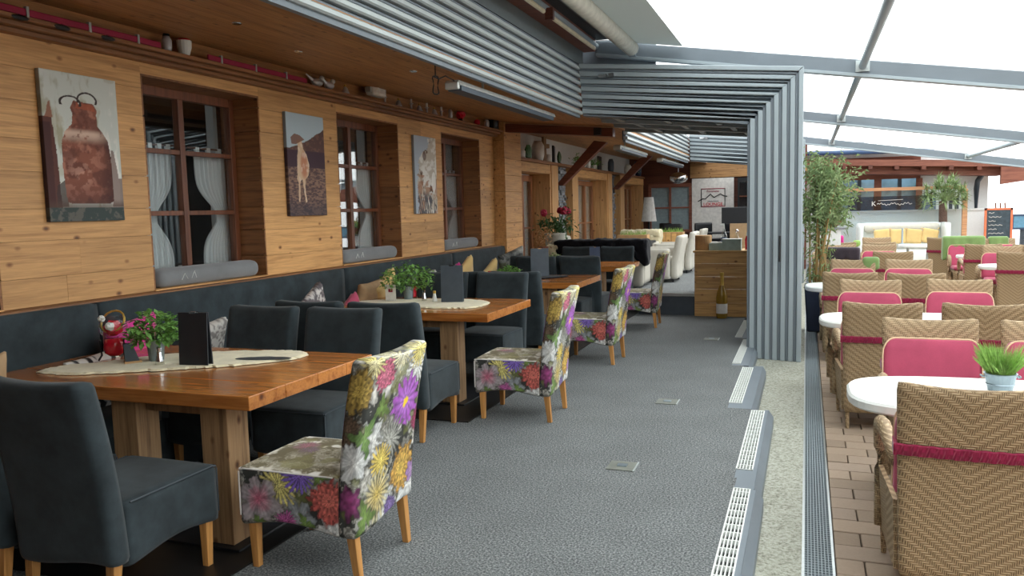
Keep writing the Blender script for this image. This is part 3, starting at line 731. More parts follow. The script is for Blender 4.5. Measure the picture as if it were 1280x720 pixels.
P = door(7, 19.4, 21.9, 19.41, 21.84, 21.25); P('post', bx(-4.60, -4.2, 18.95, 19.4, 0, 2.38), 'spruce_v', bevel=.006); P('lintel', bx(-4.60, -4.22, 19.4, 21.95, 2.2, 2.375), 'spruce', bevel=.005)
for ya, yb in ((13.83, 14.76), (18.08, 18.95)):
    b = B(); z = 0
    while z < 2.38:
        h = random.uniform(.03, .06); y = ya
        while y < yb-.02:
            l_ = min(random.uniform(.08, .3), yb-y); box(b, -4.62, -4.34+random.uniform(-.03, .03), y+.004, y+l_-.004, z+.003, min(z+h-.003, 2.38)); y += l_
        z += h
    o = obj('stone_slabs', b, 'stone', w2); o['kind'] = 'stuff'
# braces and beams
for i, y in enumerate((14.1, 18.6)):
    t = thing('diagonal_brace', ('dark brown diagonal roof brace on the first stone pier', 'dark brown diagonal roof brace on the second stone pier')[i], 'beam', (-4.30, y, 2.05), 0, 'diagonal roof braces')
    b = B(); prism(b, [(0, -.08, 0), (.12, -.08, -.02), (.95, -.08, .72), (.72, -.08, .76)], (0, .16, 0)); obj('timber', b, 'brown_beam', t, .006)
    b = B(); tube(b, [(.02, 0, .0), (.02, 0, -.1)], .02, 8); obj('bolt', b, 'black', t)
t = thing('roof_beam', 'dark brown cross beam under the soffit beside the metal frame', 'beam', (-4.3, 11.0, 2.72)); b = B(); prism(b, [(0, 0, .04), (1.76, 0, -.13), (1.76, 0, -.01), (0, 0, .16)], (0, .16, 0)); obj('timber', b, 'brown_beam', t, .006); obj('bracket', bx(1.5, 1.6, -.05, 0, -.1, .0), 'black', t)

# ------------------------------------------------------------------ bench
bench = thing('wall_bench', 'long slate grey upholstered bench along the wooden wall', 'bench', (-4.3, 0, 0))
cuts = [-2.5, 1.2, 3.75, 6.6, 9.1, 11.45]
for a, c in zip(cuts[:-1], cuts[1:]):
    gbox('back_panel', (.005, .14, a+.003, c-.003, .46, 1.09), .07, 'suede', bench, .02)
    gbox('seat_pad', (.13, .60, a+.003, c-.003, .36, .48), .07, 'suede', bench, .025)
obj('bench_base', bx(.02, .55, -2.5, 11.42, 0, .36), 'suede', bench)
obj('top_trim', bx(.0, .10, -2.5, 10.92, 1.088, 1.098), 'ledge', bench)
# ------------------------------------------------------------------ canvases
def canvas(y0, y1, z0, z1, fn, label):
    t = thing('canvas_print', label, 'picture', (WX, y0, z0), 0, 'canvas prints between the windows')
    W, H = y1-y0, z1-z0
    def colf(P, f):
        u = P[:, 1]/W; v = P[:, 2]/H; c = fn(u, v)
        return np.where((f[:, 1] != 0)[:, None], c*.55, c)
    gbox('canvas', (.002, .035, 0, W, 0, H), .004, 'print', t, .003, None, colf)
def inside(u, v, pts):      # signed mask of polygon
    r = np.zeros(u.shape, bool); n = len(pts)
    for i in range(n):
        (x1, y1), (x2, y2) = pts[i], pts[(i+1) % n]
        c = ((y1 > v) != (y2 > v)) & (u < (x2-x1)*(v-y1)/((y2-y1) if y2 != y1 else 1e-9)+x1); r ^= c
    return r.astype(float)
def milk(u, v):
    W = u*.62; n = fbm(W+2, v, 9, 5); n2 = fbm(W+4, v*.35, 16, 4); n3 = fbm(W+7, v+3, 26, 4)
    c = np.zeros(u.shape+(3,))+srgb((202, 206, 198)); c = lerp(c, sst(.55, .75, n2)*.7, srgb((150, 144, 112))); c = lerp(c, sst(.6, .72, n)*.4, srgb((170, 160, 130))); c = lerp(c, sst(.74, .82, u)*sst(.4, .6, n2), srgb((232, 228, 220)))
    uu = u+(n3-.5)*.02; body = [(.24, .13), (.3, .12), (.8, .12), (.86, .14), (.86, .44), (.83, .56), (.76, .62), (.7, .66), (.69, .74), (.71, .76), (.66, .81), (.4, .82), (.35, .77), (.37, .73), (.36, .66), (.26, .6), (.21, .54), (.21, .3)]
    c = lerp(c, inside(uu, v, [(-.1, .04), (.17, .04), (.14, .5), (.11, .69), (-.1, .7)]), srgb((92, 56, 50))); c = lerp(c, inside(uu, v, [(-.1, .04), (.09, .04), (.09, .66), (-.1, .66)])*.6, srgb((58, 34, 36)))
    c = lerp(c, inside(uu, v, [(.02, .69), (.13, .69), (.10, .8), (.08, .79), (.05, .72)])*.8, srgb((140, 74, 52)))
    c = lerp(c, inside(uu, v, [(.1, .1), (.25, .1), (.22, .28), (.12, .24)])*.85, srgb((66, 52, 50))); c = lerp(c, inside(uu, v, [(.84, .1), (1.1, .1), (1.1, .3), (.95, .3), (.9, .5), (.86, .5)])*.8, srgb((112, 84, 76)))
    bc = np.zeros(u.shape+(3,))+srgb((138, 84, 66)); sh = np.abs((u-.42)/.42)
    bc = lerp(bc, sst(.5, .62, n3)*.6, srgb((178, 120, 100))); bc = lerp(bc, sst(.5, .38, n)*.6, srgb((84, 44, 38))); bc = lerp(bc, sst(.52, .6, v)*sst(.64, .6, v)*sst(.35, .6, n3+.2)*.9, srgb((216, 186, 166)))
    bc = lerp(bc, sst(.25, .0, np.abs(u-.42))*sst(.2, .3, v)*sst(.48, .3, v)*.5*sst(.45, .6, n3), srgb((220, 170, 150))); bc = lerp(bc, sst(.5, 1.1, sh)*.75, srgb((60, 34, 32))); bc = lerp(bc, sst(.36, .12, v)*.5, srgb((62, 34, 36)))
    bc = lerp(bc, inside(uu, v, [(.42, .77), (.68, .76), (.66, .8), (.44, .81)])*.7, srgb((170, 88, 60)))
    k = inside(uu, v, body); c = c*(1-k[..., None])+bc*k[..., None]
    for (cx, cy, rx, ry, t0) in ((.36, .80, .13, .045, .2), (.58, .83, .12, .05, .1)):
        q = np.hypot((uu-cx)/rx, (v-cy)/ry); c = lerp(c, sst(.16, .1, np.abs(q-1))*(v > cy-.02), srgb((54, 44, 40))); c = lerp(c, sst(.06, .03, np.abs(q-.86))*(v > cy)*.8, srgb((214, 214, 208)))
    c = lerp(c, sst(.16, .10, v)*.75, srgb((84, 62, 54))); c = lerp(c, (v < .095)*1., srgb((58, 68, 66))); c = lerp(c, (v < .095)*sst(.5, .62, n3)*.5, srgb((120, 112, 102)))
    return c
def cow(u, v):
    n = fbm(u*1.5, v*3, 9, 5)
    c = np.zeros(u.shape+(3,))+srgb((176, 192, 200)); hill = .66+.22*u**1.5+.03*(n-.5)
    c = lerp(c, (v < hill)*1., srgb((92, 66, 62))); c = lerp(c, (v < hill)*sst(.45, .7, n)*.5, srgb((134, 100, 80)))
    c = lerp(c, (v < .64)*(v > .48)*1., srgb((70, 50, 60))); c = lerp(c, (v < .48)*1., srgb((110, 84, 76)))
    s = fbm(u*2, v*9, 10, 4); c = lerp(c, (v < .48)*sst(.45, .65, s)*.7, srgb((148, 118, 100))); c = lerp(c, (v < .48)*sst(.55, .35, s)*.7, srgb((64, 50, 58))); c = lerp(c, sst(.2, .05, v)*.6, srgb((56, 52, 62)))
    body = [(.22, .36), (.26, .6), (.28, .68), (.24, .74), (.38, .75), (.42, .66), (.5, .6), (.56, .5), (.52, .4), (.44, .36), (.42, .3), (.46, .14), (.42, .13), (.38, .3), (.36, .36), (.3, .34), (.28, .14), (.24, .14), (.25, .32)]
    k = inside(u+(n-.5)*.03, v, body); bc = np.zeros(u.shape+(3,))+srgb((206, 176, 146)); bc = lerp(bc, sst(.12, .06, np.hypot(u-.42, (v-.5)*.7))*.7, srgb((180, 100, 66))); bc = lerp(bc, sst(.5, .7, fbm(u+4, v, 20, 3))*.4, srgb((236, 222, 206)))
    c = c*(1-k[..., None])+bc*k[..., None]
    c = lerp(c, inside(u, v, [(.1, .76), (.2, .8), (.34, .79), (.46, .75), (.36, .73), (.24, .7), (.12, .7)])*.9, srgb((124, 84, 66))); return c
def rockp(u, v):
    n = fbm(u*1.6+3, v*3, 8, 5); c = np.zeros(u.shape+(3,))+srgb((176, 186, 196)); rk = inside(u+(n-.5)*.2, v, [(.1, 0), (.12, .45), (.22, .7), (.4, .8), (.62, .86), (.7, 1.1), (1.2, 1.1), (1.2, 0)])
    r = np.zeros(u.shape+(3,))+srgb((196, 186, 170)); r = lerp(r, sst(.45, .6, fbm(u*.8, v*1.6+2, 6, 4)), srgb((226, 222, 214))); r = lerp(r, sst(.62, .72, fbm(u*1.2+9, v*1.6, 6, 4)), srgb((104, 78, 60)))
    r = lerp(r, (v < .5)*sst(.48, .6, fbm(u*.9+5, v*1.6, 6, 3))*.8, srgb((170, 124, 96))); st = fbm(u*3+v, v*1.2, 9, 3); r = lerp(r, sst(.32, .2, v)*sst(.45, .55, st), srgb((92, 88, 92)))
    r = lerp(r, (np.hypot((u-.45)/.08, (v-.75)/.06) < 1)*.8, srgb((110, 84, 74))); r = lerp(r, (np.hypot((u-.85)/.1, (v-.42)/.13) < 1)*.8, srgb((240, 238, 232)))
    return c*(1-rk[..., None])+r*rk[..., None]
canvas(3.54, 4.10, 1.60, 2.51, milk, 'canvas print of a rusty old milk can')
canvas(5.92, 6.50, 1.60, 2.51, cow, 'canvas print of a standing pale calf on a meadow')
canvas(8.34, 8.92, 1.59, 2.50, rockp, 'canvas print of pale rock and plants under a blue corner of sky')

# ------------------------------------------------------------------ fascia lamellas and the folded frames
def lam_prof(y, z, s=1):   # cross-section pointing +x
    return [(0, y, z), (.050*s, y, z), (.062*s, y, z+.010), (.062*s, y, z+.036), (.052*s, y, z+.044), (.004*s, y, z+.045), (.004*s, y, z+.053), (.05*s, y, z+.054), (.05*s, y, z+.070), (.004*s, y, z+.071), (0, y, z+.0825)]
def fascia(y0, y1, label, zb):
    t = thing('ribbed_fascia', label, 'fascia', (-2.54, y0, 0), 0, 'ribbed aluminium fascias')
    for k in range(7):
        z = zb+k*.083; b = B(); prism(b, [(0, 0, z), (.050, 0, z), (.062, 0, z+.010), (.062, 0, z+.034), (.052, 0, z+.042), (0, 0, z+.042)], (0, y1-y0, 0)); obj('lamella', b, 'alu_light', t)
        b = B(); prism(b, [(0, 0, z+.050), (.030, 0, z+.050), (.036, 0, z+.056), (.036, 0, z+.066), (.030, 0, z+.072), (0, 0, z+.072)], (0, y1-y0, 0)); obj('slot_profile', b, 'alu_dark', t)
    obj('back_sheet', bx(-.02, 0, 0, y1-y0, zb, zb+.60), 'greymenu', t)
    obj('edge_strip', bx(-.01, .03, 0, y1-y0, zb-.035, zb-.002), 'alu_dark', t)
fascia(0.5, 9.2, 'ribbed aluminium fascia running above the bench towards the folded frame', 2.70)
fascia(11.7, 18.3, 'far ribbed aluminium fascia behind the folded frame', 2.60)
def portal(y0, ztr, label, zb=-.12):
    t = thing('folding_frame', label, 'frame', (0, y0, 0), 0, 'stacked roof frames')
    xr, xl, sl = -.042, -2.485, .0955
    for i in range(7):
        o = i*.083
        def L_(o1, o2, ya, yb):
            b = B(); zt = lambda x, q: ztr-sl*(x-xr)-q
            pts = [(xl, ya, zt(xl, o1)), (xr-o1, ya, zt(xr, o1)), (xr-o1, ya, zb), (xr-o2, ya, zb), (xr-o2, ya, zt(xr-o2, o2)), (xl, ya, zt(xl, o2))]
            # split in two convex prisms with a mitre
            prism(b, [pts[0], pts[1], pts[4], pts[5]], (0, yb-ya, 0)); prism(b, [pts[1], pts[2], pts[3], pts[4]], (0, yb-ya, 0)); return b
        d = i*.022
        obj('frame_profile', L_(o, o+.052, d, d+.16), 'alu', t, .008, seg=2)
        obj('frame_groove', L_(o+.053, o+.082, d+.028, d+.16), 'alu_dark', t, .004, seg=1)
    obj('roof_deck', None or (lambda b: prism(b, [(xl, .25, 2.74), (-.1, .25, 2.56), (-.1, .25, 2.60), (xl, .25, 2.78)], (0, 2.3, 0)))(B()), 'alu_dark', t) if zb < 0 and ztr > 3.03 else None
    obj('back_plate', L_(.02, .575, .33, .35), 'alu_dark', t)
    for k in range(4):
        y = .36+.7*k; b = B(); prism(b, [(xl, y, 2.70), (-.62, y, 2.52), (-.62, y, 2.57), (xl, y, 2.75)], (0, .1, 0)); obj('roof_bar', b, 'alu', t)
        if k < 3:
            for x in (-2.2, -1.6, -1.0):
                xx = x+.12*k; z = 2.72-.095*(xx+2.475)+.01; obj('short_bar', bx(xx-.03, xx+.03, y+.1, y+.7, z-.02, z), 'alu', t)
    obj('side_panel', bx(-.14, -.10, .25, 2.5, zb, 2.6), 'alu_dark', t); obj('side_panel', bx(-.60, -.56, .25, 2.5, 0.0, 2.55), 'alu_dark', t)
    b = B(); tube(b, [(-.267, -.055, .98), (-.267, -.055, 1.26)], .012, 8); tube(b, [(-.267, 0, 1.0), (-.267, -.055, 1.0)], .008, 6); tube(b, [(-.267, 0, 1.24), (-.267, -.055, 1.24)], .008, 6); obj('pull_handle', b, 'black', t)
    b = B(); box(b, -2.25, -2.15, -.02, .02, 3.085, 3.12); box(b, -2.13, -2.07, -.03, .02, 3.08, 3.125); obj('roller_latch', b, 'chrome', t)
    return t
portal(9.07, 3.035, 'blue-grey aluminium folding roof frame, nested and pushed together')
portal(18.3, 2.96, 'far blue-grey folding roof frame seen through the near one')
# fascia sheet, timber, tubes, roller above
t = thing('gutter_fascia', 'flat grey metal sheet above the ribbed fascia', 'fascia', (-2.52, 0, 3.285)); obj('sheet', bx(-.02, .0, .5, 9.4, .0, .18), 'greypanel', t)
t = thing('timber_purlin', 'brown timber carrying two lamp tubes above the grey fascia sheet', 'beam', (-2.46, 0, 3.46)); obj('timber', bx(-.06, .08, .5, 9.45, 0, .14), 'brown_beam', t)
for i, (a, c) in enumerate(((4.9, 7.3), (7.55, 9.2))):
    t2 = thing('lamp_tube', ('cream lamp tube under the brown purlin, nearer one', 'cream lamp tube under the brown purlin, farther one')[i], 'lamp', (-2.33, a, 3.45), 0, 'lamp tubes'); obj('tube', tube(B(), [(0, 0, 0), (0, c-a, 0)], .022, 8), 'tube', t2); obj('clip', bx(-.05, .03, -.05, .0, -.03, .08), 'brown_beam', t2)
uw = thing('wall_upper', None, None); uw['kind'] = 'structure'; obj('end_board', bx(-2.6, -1.70, 9.66, 9.70, 3.2, 3.62), 'alu_dark', uw); obj('dark_board', bx(-2.40, -1.90, .5, 9.5, 3.60, 3.64), 'black', uw); obj('dark_cladding', bx(-2.75, -2.7, .5, 14, 3.2, 6.0), 'black', uw)
for k, y in enumerate((7.55, 8.05, 8.5, 8.9)): obj('window_pane', bx(-2.13, -2.03, y, y+.22, 3.585, 3.598), 'blueglass', uw)
t = thing('awning_roller', 'pale rolled awning tube under the glass roof', 'awning', (-1.93, 0, 3.44)); obj('roll', tube(B(), [(0, .6, 0), (0, 9.35, 0)], .085, 20), 'rollcloth', t, smooth=True)
obj('end_cap', tube(B(), [(0, 9.35, 0), (0, 9.37, 0)], .088, 20), 'alu_light', t); obj('bracket', bx(-.04, .04, 9.37, 9.45, -.08, .12), 'alu_dark', t)
b = B(); prism(b, [(.03, .6, .075), (.58, .6, -.015), (.58, .6, -.01), (.03, .6, .08)], (0, 8.85, 0)); obj('cloth', b, 'awning', t); obj('front_bar', bx(.57, .61, .6, 9.42, -.03, .01), 'alu_light', t) if False else None
# terrace glass roof
roof = thing('glass_roof', 'big sloping terrace roof of milky panes on grey metal rafters', 'roof', (0, 0, 3.10))
rz_ = lambda x: -.163*x
RY = [-1.9, 3.85, 9.6, 15.3, 21.1]; PX = [-2.4, .55, 3.48, 6.4, 9.3]
for y in RY:
    b = B(); prism(b, [(-2.4, y-.04, rz_(-2.4)-.05), (9.3, y-.04, rz_(9.3)-.05), (9.3, y-.04, rz_(9.3)+.12), (-2.4, y-.04, rz_(-2.4)+.12)], (0, .08, 0)); obj('rafter', b, 'alu_dark', roof, .01)
    b = B(); prism(b, [(-2.4, y-.055, rz_(-2.4)-.065), (9.3, y-.055, rz_(9.3)-.065), (9.3, y-.055, rz_(9.3)-.03), (-2.4, y-.055, rz_(-2.4)-.03)], (0, .11, 0)); obj('rafter_flange', b, 'alu', roof, .004)
for x in PX:
    for a, c in zip(RY[:-1], RY[1:]):
        obj('purlin', tube(B(), [(x, a+.04, rz_(x)+.05), (x, c-.04, rz_(x)+.05)], .04, 10), 'alu', roof, smooth=True)
        if x > -2: obj('bracket', bx(x-.07, x+.07, c-.07, c-.04, rz_(x)-.01, rz_(x)+.11), 'alu_light', roof)
for x0, x1 in zip(PX[:-1], PX[1:]):
    for a, c in zip(RY[:-1], RY[1:]):
        if x1 < 1 and a > 9: continue
        b = B(); prism(b, [(x0+.02, a+.04, rz_(x0)+.13), (x1-.02, a+.04, rz_(x1)+.13), (x1-.02, a+.04, rz_(x1)+.14), (x0+.02, a+.04, rz_(x0)+.14)], (0, c-a-.08, 0)); obj('roof_pane', b, 'milky', roof)
for y in RY[1:]: obj('post', bx(9.2, 9.32, y-.06, y+.06, -3.23, rz_(9.3)), 'alu', roof)

# ------------------------------------------------------------------ infrared heaters
def heater(y0, y1, z, label):
    t = thing('infrared_heater', label, 'heater', (-2.68, y0, z), 0, 'hanging infrared heaters'); Ln = y1-y0
    b = B(); prism(b, [(-.07, 0, .035), (.07, 0, .035), (.055, 0, .075), (-.055, 0, .075)], (0, Ln, 0)); hs = obj('housing', b, 'heater', t, .006)
    obj('reflector', bx(-.06, .06, .05, Ln-.05, -.005, .034), 'greymenu', hs); obj('end_cap', bx(-.06, .06, -.02, .02, .0, .06), 'heater', hs, .01)
    for y in (Ln*.25, Ln*.72): obj('hanger', tube(B(), [(0, y, .05), (0, y, zs_(-2.68)-z)], .012, 6), 'alu_light', t)
heater(5.95, 8.55, 2.58, 'long silver heater bar hanging below the ribbed fascia, nearest of three'); heater(11.9, 14.0, 2.47, 'middle of three heater bars, beyond the folded frame'); heater(15.6, 18.4, 2.47, 'farthest of three heater bars, near the back wall')
t = thing('power_cable', 'black coiled cable hanging from the soffit beside the heater', 'cable', (-2.66, 5.6, 2.6)); pts = [(0, 0, .13), (0, 0, .05)]
for k in range(30): a = k/30*4*PI; pts.append((.01*math.sin(a*3), .055*math.sin(a), -.035+.07*math.cos(a)-.0))
pts += [(0, .06, .02), (0, .18, .06), (0, .33, .05), (0, .38, .02)]
obj('cord', tube(B(), pts, .005, 6), 'black', t); obj('ceiling_plug', bx(-.02, .02, -.02, .02, .12, .145), 'black', t)

# ------------------------------------------------------------------ ornaments on the ledge
LZ = 2.762
def orn(name, label, cat, y, fn, x=-4.22, z=LZ, group='ornaments on the ledge'):
    t = thing(name, label, cat, (x, y, z), random.uniform(-.3, .3), group); fn(t); t.scale = (1.25, 1.25, 1.25) if z < 2.8 and x > -4.25 else (1.2, 1.2, 1.2); return t
t = thing('fabric_band', 'dark red band clipped along the front of the wooden ledge', 'ribbon', (-4.16, 0, 2.775))
obj('band', bx(0, .015, 1.0, 4.40, -.012, .028), 'ribbon', t, .006); obj('band', bx(0, .015, 4.86, 6.1, -.012, .028), 'ribbon', t, .006)
for y in (2.9, 3.4, 3.82, 4.2, 5.0, 5.4, 5.8): obj('clip', bx(-.004, .02, y-.008, y+.008, -.02, .04), 'alu_light', t)
for y in (3.35, 3.62, 3.95): 
    t = thing('dark_clamp', 'small black clamp hanging under the red band, ' + ('leftmost' if y < 3.5 else 'middle one' if y < 3.8 else 'rightmost'), 'clamp', (-4.15, y, 2.745), 0, 'black clamps under the red band'); obj('body', blob(B(), (0, 0, 0), (.02, .07, .016)), 'black', t); obj('pin', tube(B(), [(0, 0, .0), (0, 0, .03)], .004, 5), 'black', t)
def jar(m, r, h, lid=None):
    def f(t):
        obj('body', lathe(B(), [(r*.8, 0), (r, h*.3), (r, h*.75), (r*.6, h), (r*.5, h)], 14), m, t, smooth=True)
        if lid: obj('lid', lathe(B(), [(r*.7, h), (r*.6, h*1.2), (r*.2, h*1.3)], 12), lid, t)
    return f
def bird(t):
    obj('body', blob(B(), (0, 0, .04), (.03, .055, .03)), 'silver', t, smooth=True); obj('head', blob(B(), (0, .05, .075), .02), 'silver', t); obj('tail', tube(B(), [(0, -.04, .05), (0, -.1, .09)], [.015, .005], 6), 'silver', t)
def bell(t):
    obj('bell', lathe(B(), [(.035, 0), (.028, .02), (.018, .05), (.006, .062)], 14), 'silver', t, smooth=True); obj('knob', blob(B(), (0, 0, .07), .01), 'gold', t)
def candle(t):
    obj('holder', lathe(B(), [(.03, 0), (.01, .012), (.01, .05), (.022, .06)], 12), 'silver', t); obj('candle', tube(B(), [(0, 0, .06), (0, 0, .1)], .011, 8), 'paper', t)
orn('glass_jar', 'dark zebra-patterned glass jar on the ledge beside the red-lidded cup', 'jar', 4.53, jar('silver', .028, .09, 'black'))
def cup(t): obj('body', lathe(B(), [(.025, 0), (.04, .05), (.042, .09)], 14), 'white', t); obj('lid', lathe(B(), [(.04, .085), (.03, .1)], 14), 'poppy', t); obj('straw', tube(B(), [(0, 0, .09), (-.02, -.02, .14)], .005, 6), 'poppy', t)
orn('drinking_cup', 'white cup with red lid and straw on the ledge', 'cup', 4.70, cup)
orn('bird_figurine', 'silver bird figurine on the ledge, left of the pair', 'figurine', 6.36, bird); orn('bird_figurine', 'silver bird figurine on the ledge, right of the pair', 'figurine', 6.56, bird)
for i, y in enumerate((6.84, 7.62, 7.92, 8.22, 8.42, 8.62, 8.82, 9.02)):
    nm2 = ['left of the square white lamp', 'first to the right of the square white lamp', 'second to the right of the square white lamp', 'third to the right of the square white lamp', 'fourth to the right of the white lamp', 'above the left part of the third picture', 'above the right part of the third picture', 'right of the third picture'][i]
    orn('silver_bell' if i % 2 == 0 else 'candle_holder', 'small silver ornament on the ledge, ' + nm2, 'ornament', y, bell if i % 2 == 0 else candle)
orn('glass_jar', 'slim silver jar on the ledge above the third window', 'jar', 9.28, jar('silver', .022, .1)); orn('flower_ornament', 'red flower-shaped ornament on the ledge', 'ornament', 9.6, lambda t: (obj('flower', blob(B(), (0, 0, .07), .045, jit=.5), 'poppy', t), obj('base', lathe(B(), [(.03, 0), (.02, .03)], 10), 'black', t)))
orn('red_ball', 'round red ball ornament on the ledge', 'ornament', 10.15, lambda t: (obj('ball', blob(B(), (0, 0, .035), .035), 'poppy', t, smooth=True), obj('hook', tube(B(), [(0, 0, .065), (0, 0, .08)], .006, 5), 'gold', t)))
orn('glass_jar', 'silver jar near the right end of the ledge', 'jar', 10.5, jar('silver', .03, .09)); orn('loudspeaker', 'small black box speaker at the right end of the ledge', 'speaker', 10.72, lambda t: (obj('case', bx(-.05, .05, -.06, .06, 0, .11), 'black', t, .006), obj('cone', lathe(B(), [(.03, 0), (.015, .01)], 12), 'greymenu', t, loc=(.05, 0, .055), rot=(0, PI/2, 0))))
t = thing('wall_lamp', 'square white rounded lamp fixed above the ledge', 'lamp', (-4.17, 7.36, 2.85)); obj('housing', bx(-.05, .05, -.15, .13, -.05, .07), 'ceramic', t, .03, seg=4); obj('lens', lathe(B(), [(.05, 0), (.03, .02)], 16), 'paper', t, loc=(.05, -.08, 0), rot=(0, PI/2, 0)); obj('bracket', bx(-.03, .03, -.18, -.15, -.02, .03), 'alu_light', t)
# far shelf
SZ = 2.43
def frame_pic(m):
    def f(t): obj('frame', bx(-.015, .015, -.13, .13, 0, .26), 'black', t, .004); obj('picture', bx(.015, .018, -.1, .1, .03, .23), m, t)
    return f
def heart(t): obj('moss', blob(B(), (0, 0, .1), (.03, .09, .1), jit=.2), 'darkleaf', t); obj('foot', bx(-.03, .03, -.03, .03, 0, .02), 'bark', t)
def plantlet(t): obj('pot', lathe(B(), [(.05, 0), (.07, .08)], 12), 'ceramic', t); obj('foliage', leaves(B(), [(random.gauss(0, .05), random.gauss(0, .06), .12+random.gauss(0, .04)) for _ in range(120)], .05), 'greenleaf', t)['kind'] = 'stuff'
FS = [('white_mug', 'low white lidded bowl at the left end of the far shelf', 'bowl', 12.1, jar('ceramic', .07, .12)), ('moss_heart', 'green moss heart on the far shelf beside the low bowl', 'ornament', 12.5, heart), ('white_vase', 'tall white vase on the far shelf', 'vase', 13.0, jar('ceramic', .09, .28)), ('wooden_cross', 'grey wooden cross ornament on the far shelf', 'ornament', 13.35, lambda t: (obj('upright', bx(-.02, .02, -.03, .03, 0, .36), 'post', t), obj('crossbar', bx(-.02, .02, -.11, .11, .2, .26), 'post', t))),
      ('tin_can', 'small white pot before the cross on the far shelf', 'pot', 13.55, jar('ceramic', .06, .12)), ('picture_frame', 'dark tilted picture frame on the far shelf left of the first brace', 'picture', 13.9, frame_pic('greymenu')), ('moss_heart', 'green moss heart beside the dark frame on the far shelf', 'ornament', 14.25, heart),
      ('small_plant', 'small green plant on the far shelf right of the first brace', 'plant', 15.5, plantlet), ('deer_figurine', 'white deer figurine on the far shelf, left one', 'figurine', 15.95, jar('white', .05, .2, 'white')), ('deer_figurine', 'white deer figurine on the far shelf, right one', 'figurine', 16.3, jar('white', .05, .2, 'white')), ('small_plant', 'bushy green plant beside the black lantern on the far shelf', 'plant', 16.75, plantlet), ('black_lantern', 'tall black lantern on the far shelf', 'lantern', 17.3, frame_pic('black')),
      ('pot_stand', 'dark twisted ornament on the far shelf near the second brace', 'ornament', 18.4, jar('greymenu', .06, .26)), ('white_vase', 'white vase on the far shelf right of the second brace', 'vase', 20.3, jar('ceramic', .08, .22)), ('small_plant', 'small plant on the far shelf near its right end', 'plant', 20.9, plantlet), ('blue_canister', 'dark blue canister at the right end of the far shelf', 'canister', 21.5, jar('navy', .1, .34))]
for nm3, l, c_, y, f in FS: orn(nm3, l, c_, y, f, -4.3, SZ, 'ornaments on the far shelf')

# ------------------------------------------------------------------ things on the tables
TZ = .782
def hide(t0, pts, label, mat, spot=True):
    cx = sum(p[0] for p in pts)/len(pts); cy = sum(p[1] for p in pts)/len(pts)
    t = thing('fur_runner', label, 'table runner', (cx, cy, TZ)); b = B(); fine = []
    n = len(pts)
    for i in range(n):
        p0, p1, p2, p3 = [Vector(pts[(i+k-1) % n]) for k in range(4)]
        for q in range(12):
            s = q/12; v = .5*((2*p1)+(-p0+p2)*s+(2*p0-5*p1+4*p2-p3)*s*s+(-p0+3*p1-3*p2+p3)*s**3); fine.append((v.x-cx+random.gauss(0, .006), v.y-cy+random.gauss(0, .006)))
    c0 = b.verts.new((0, 0, .012)); mid = [b.verts.new((x*.96, y*.96, .012+random.uniform(-.001, .001))) for x, y in fine]; low = [b.verts.new((x, y, .001)) for x, y in fine]; N_ = len(fine)
    for i in range(N_): j = (i+1) % N_; b.faces.new((c0, mid[i], mid[j])); b.faces.new((mid[i], low[i], low[j], mid[j]))
    obj('hide', b, mat, t)
    if spot:
        b = B()
        lathe(b, [(.0, .001), (1, 0)][::-1], 24, (0, 0, 0), False, .16, .055)
        for v in b.verts: v.co += Vector((.46, .17, .0135)); v.co.x += 0; 
        for v in b.verts: v.co.y += (v.co.x-.46)*.25+random.gauss(0, .003)
        obj('dark_patch', b, 'blackfur', t)
hide(0, [(-3.95, 3.13), (-3.72, 3.10), (-3.45, 3.22), (-3.15, 3.40), (-2.93, 3.55), (-2.74, 3.80), (-2.80, 3.98), (-3.0, 3.98), (-3.3, 3.88), (-3.6, 3.72), (-3.8, 3.4), (-3.93, 3.28)], 'cream fur runner with a black patch on the nearest table', 'creamfur')
hide(1, [(-3.9, 6.2), (-3.5, 6.05), (-3.1, 6.10), (-2.72, 6.12), (-2.62, 6.3), (-2.68, 6.62), (-3.0, 6.75), (-3.5, 6.7), (-3.9, 6.5)], 'cream fur runner on the second table from the front', 'creamfur', False)
hide(2, [(-3.7, 9.0), (-3.2, 8.85), (-2.85, 9.05), (-2.72, 9.3), (-2.9, 9.4), (-3.3, 9.35), (-3.7, 9.25)], 'black fur runner on the third table', 'blackfur', False)
def menu(x, y, wd, h, mat, label, rz=0):
    t = thing('menu_card', label, 'menu', (x, y, TZ+.012), rz, 'standing menus')
    for s in (-1, 1):
        b = B(); a = .022
        hexa(b, [(-wd/2, s*a-.004, 0), (wd/2, s*a-.004, 0), (wd/2, s*a+.004, 0), (-wd/2, s*a+.004, 0)], [(-wd/2, s*.006-.004, h), (wd/2, s*.006-.004, h), (wd/2, s*.006+.004, h), (-wd/2, s*.006+.004, h)]); obj('cover', b, mat, t, .001)
    obj('clip', bx(-.02, .02, -.012, .012, h-.006, h+.004), 'chrome', t)
menu(-3.17, 3.47, .18, .29, 'blackmenu', 'tall black menu standing on the nearest table', .12)
menu(-2.99, 6.50, .20, .33, 'greymenu', 'slate menu standing on the second table', .2); menu(-3.05, 9.20, .22, .34, 'greymenu', 'slate menu standing on the third table', .4); menu(-3.05, 11.9, .16, .22, 'bluemenu', 'blue-grey menu standing on the farthest wooden table', .3)
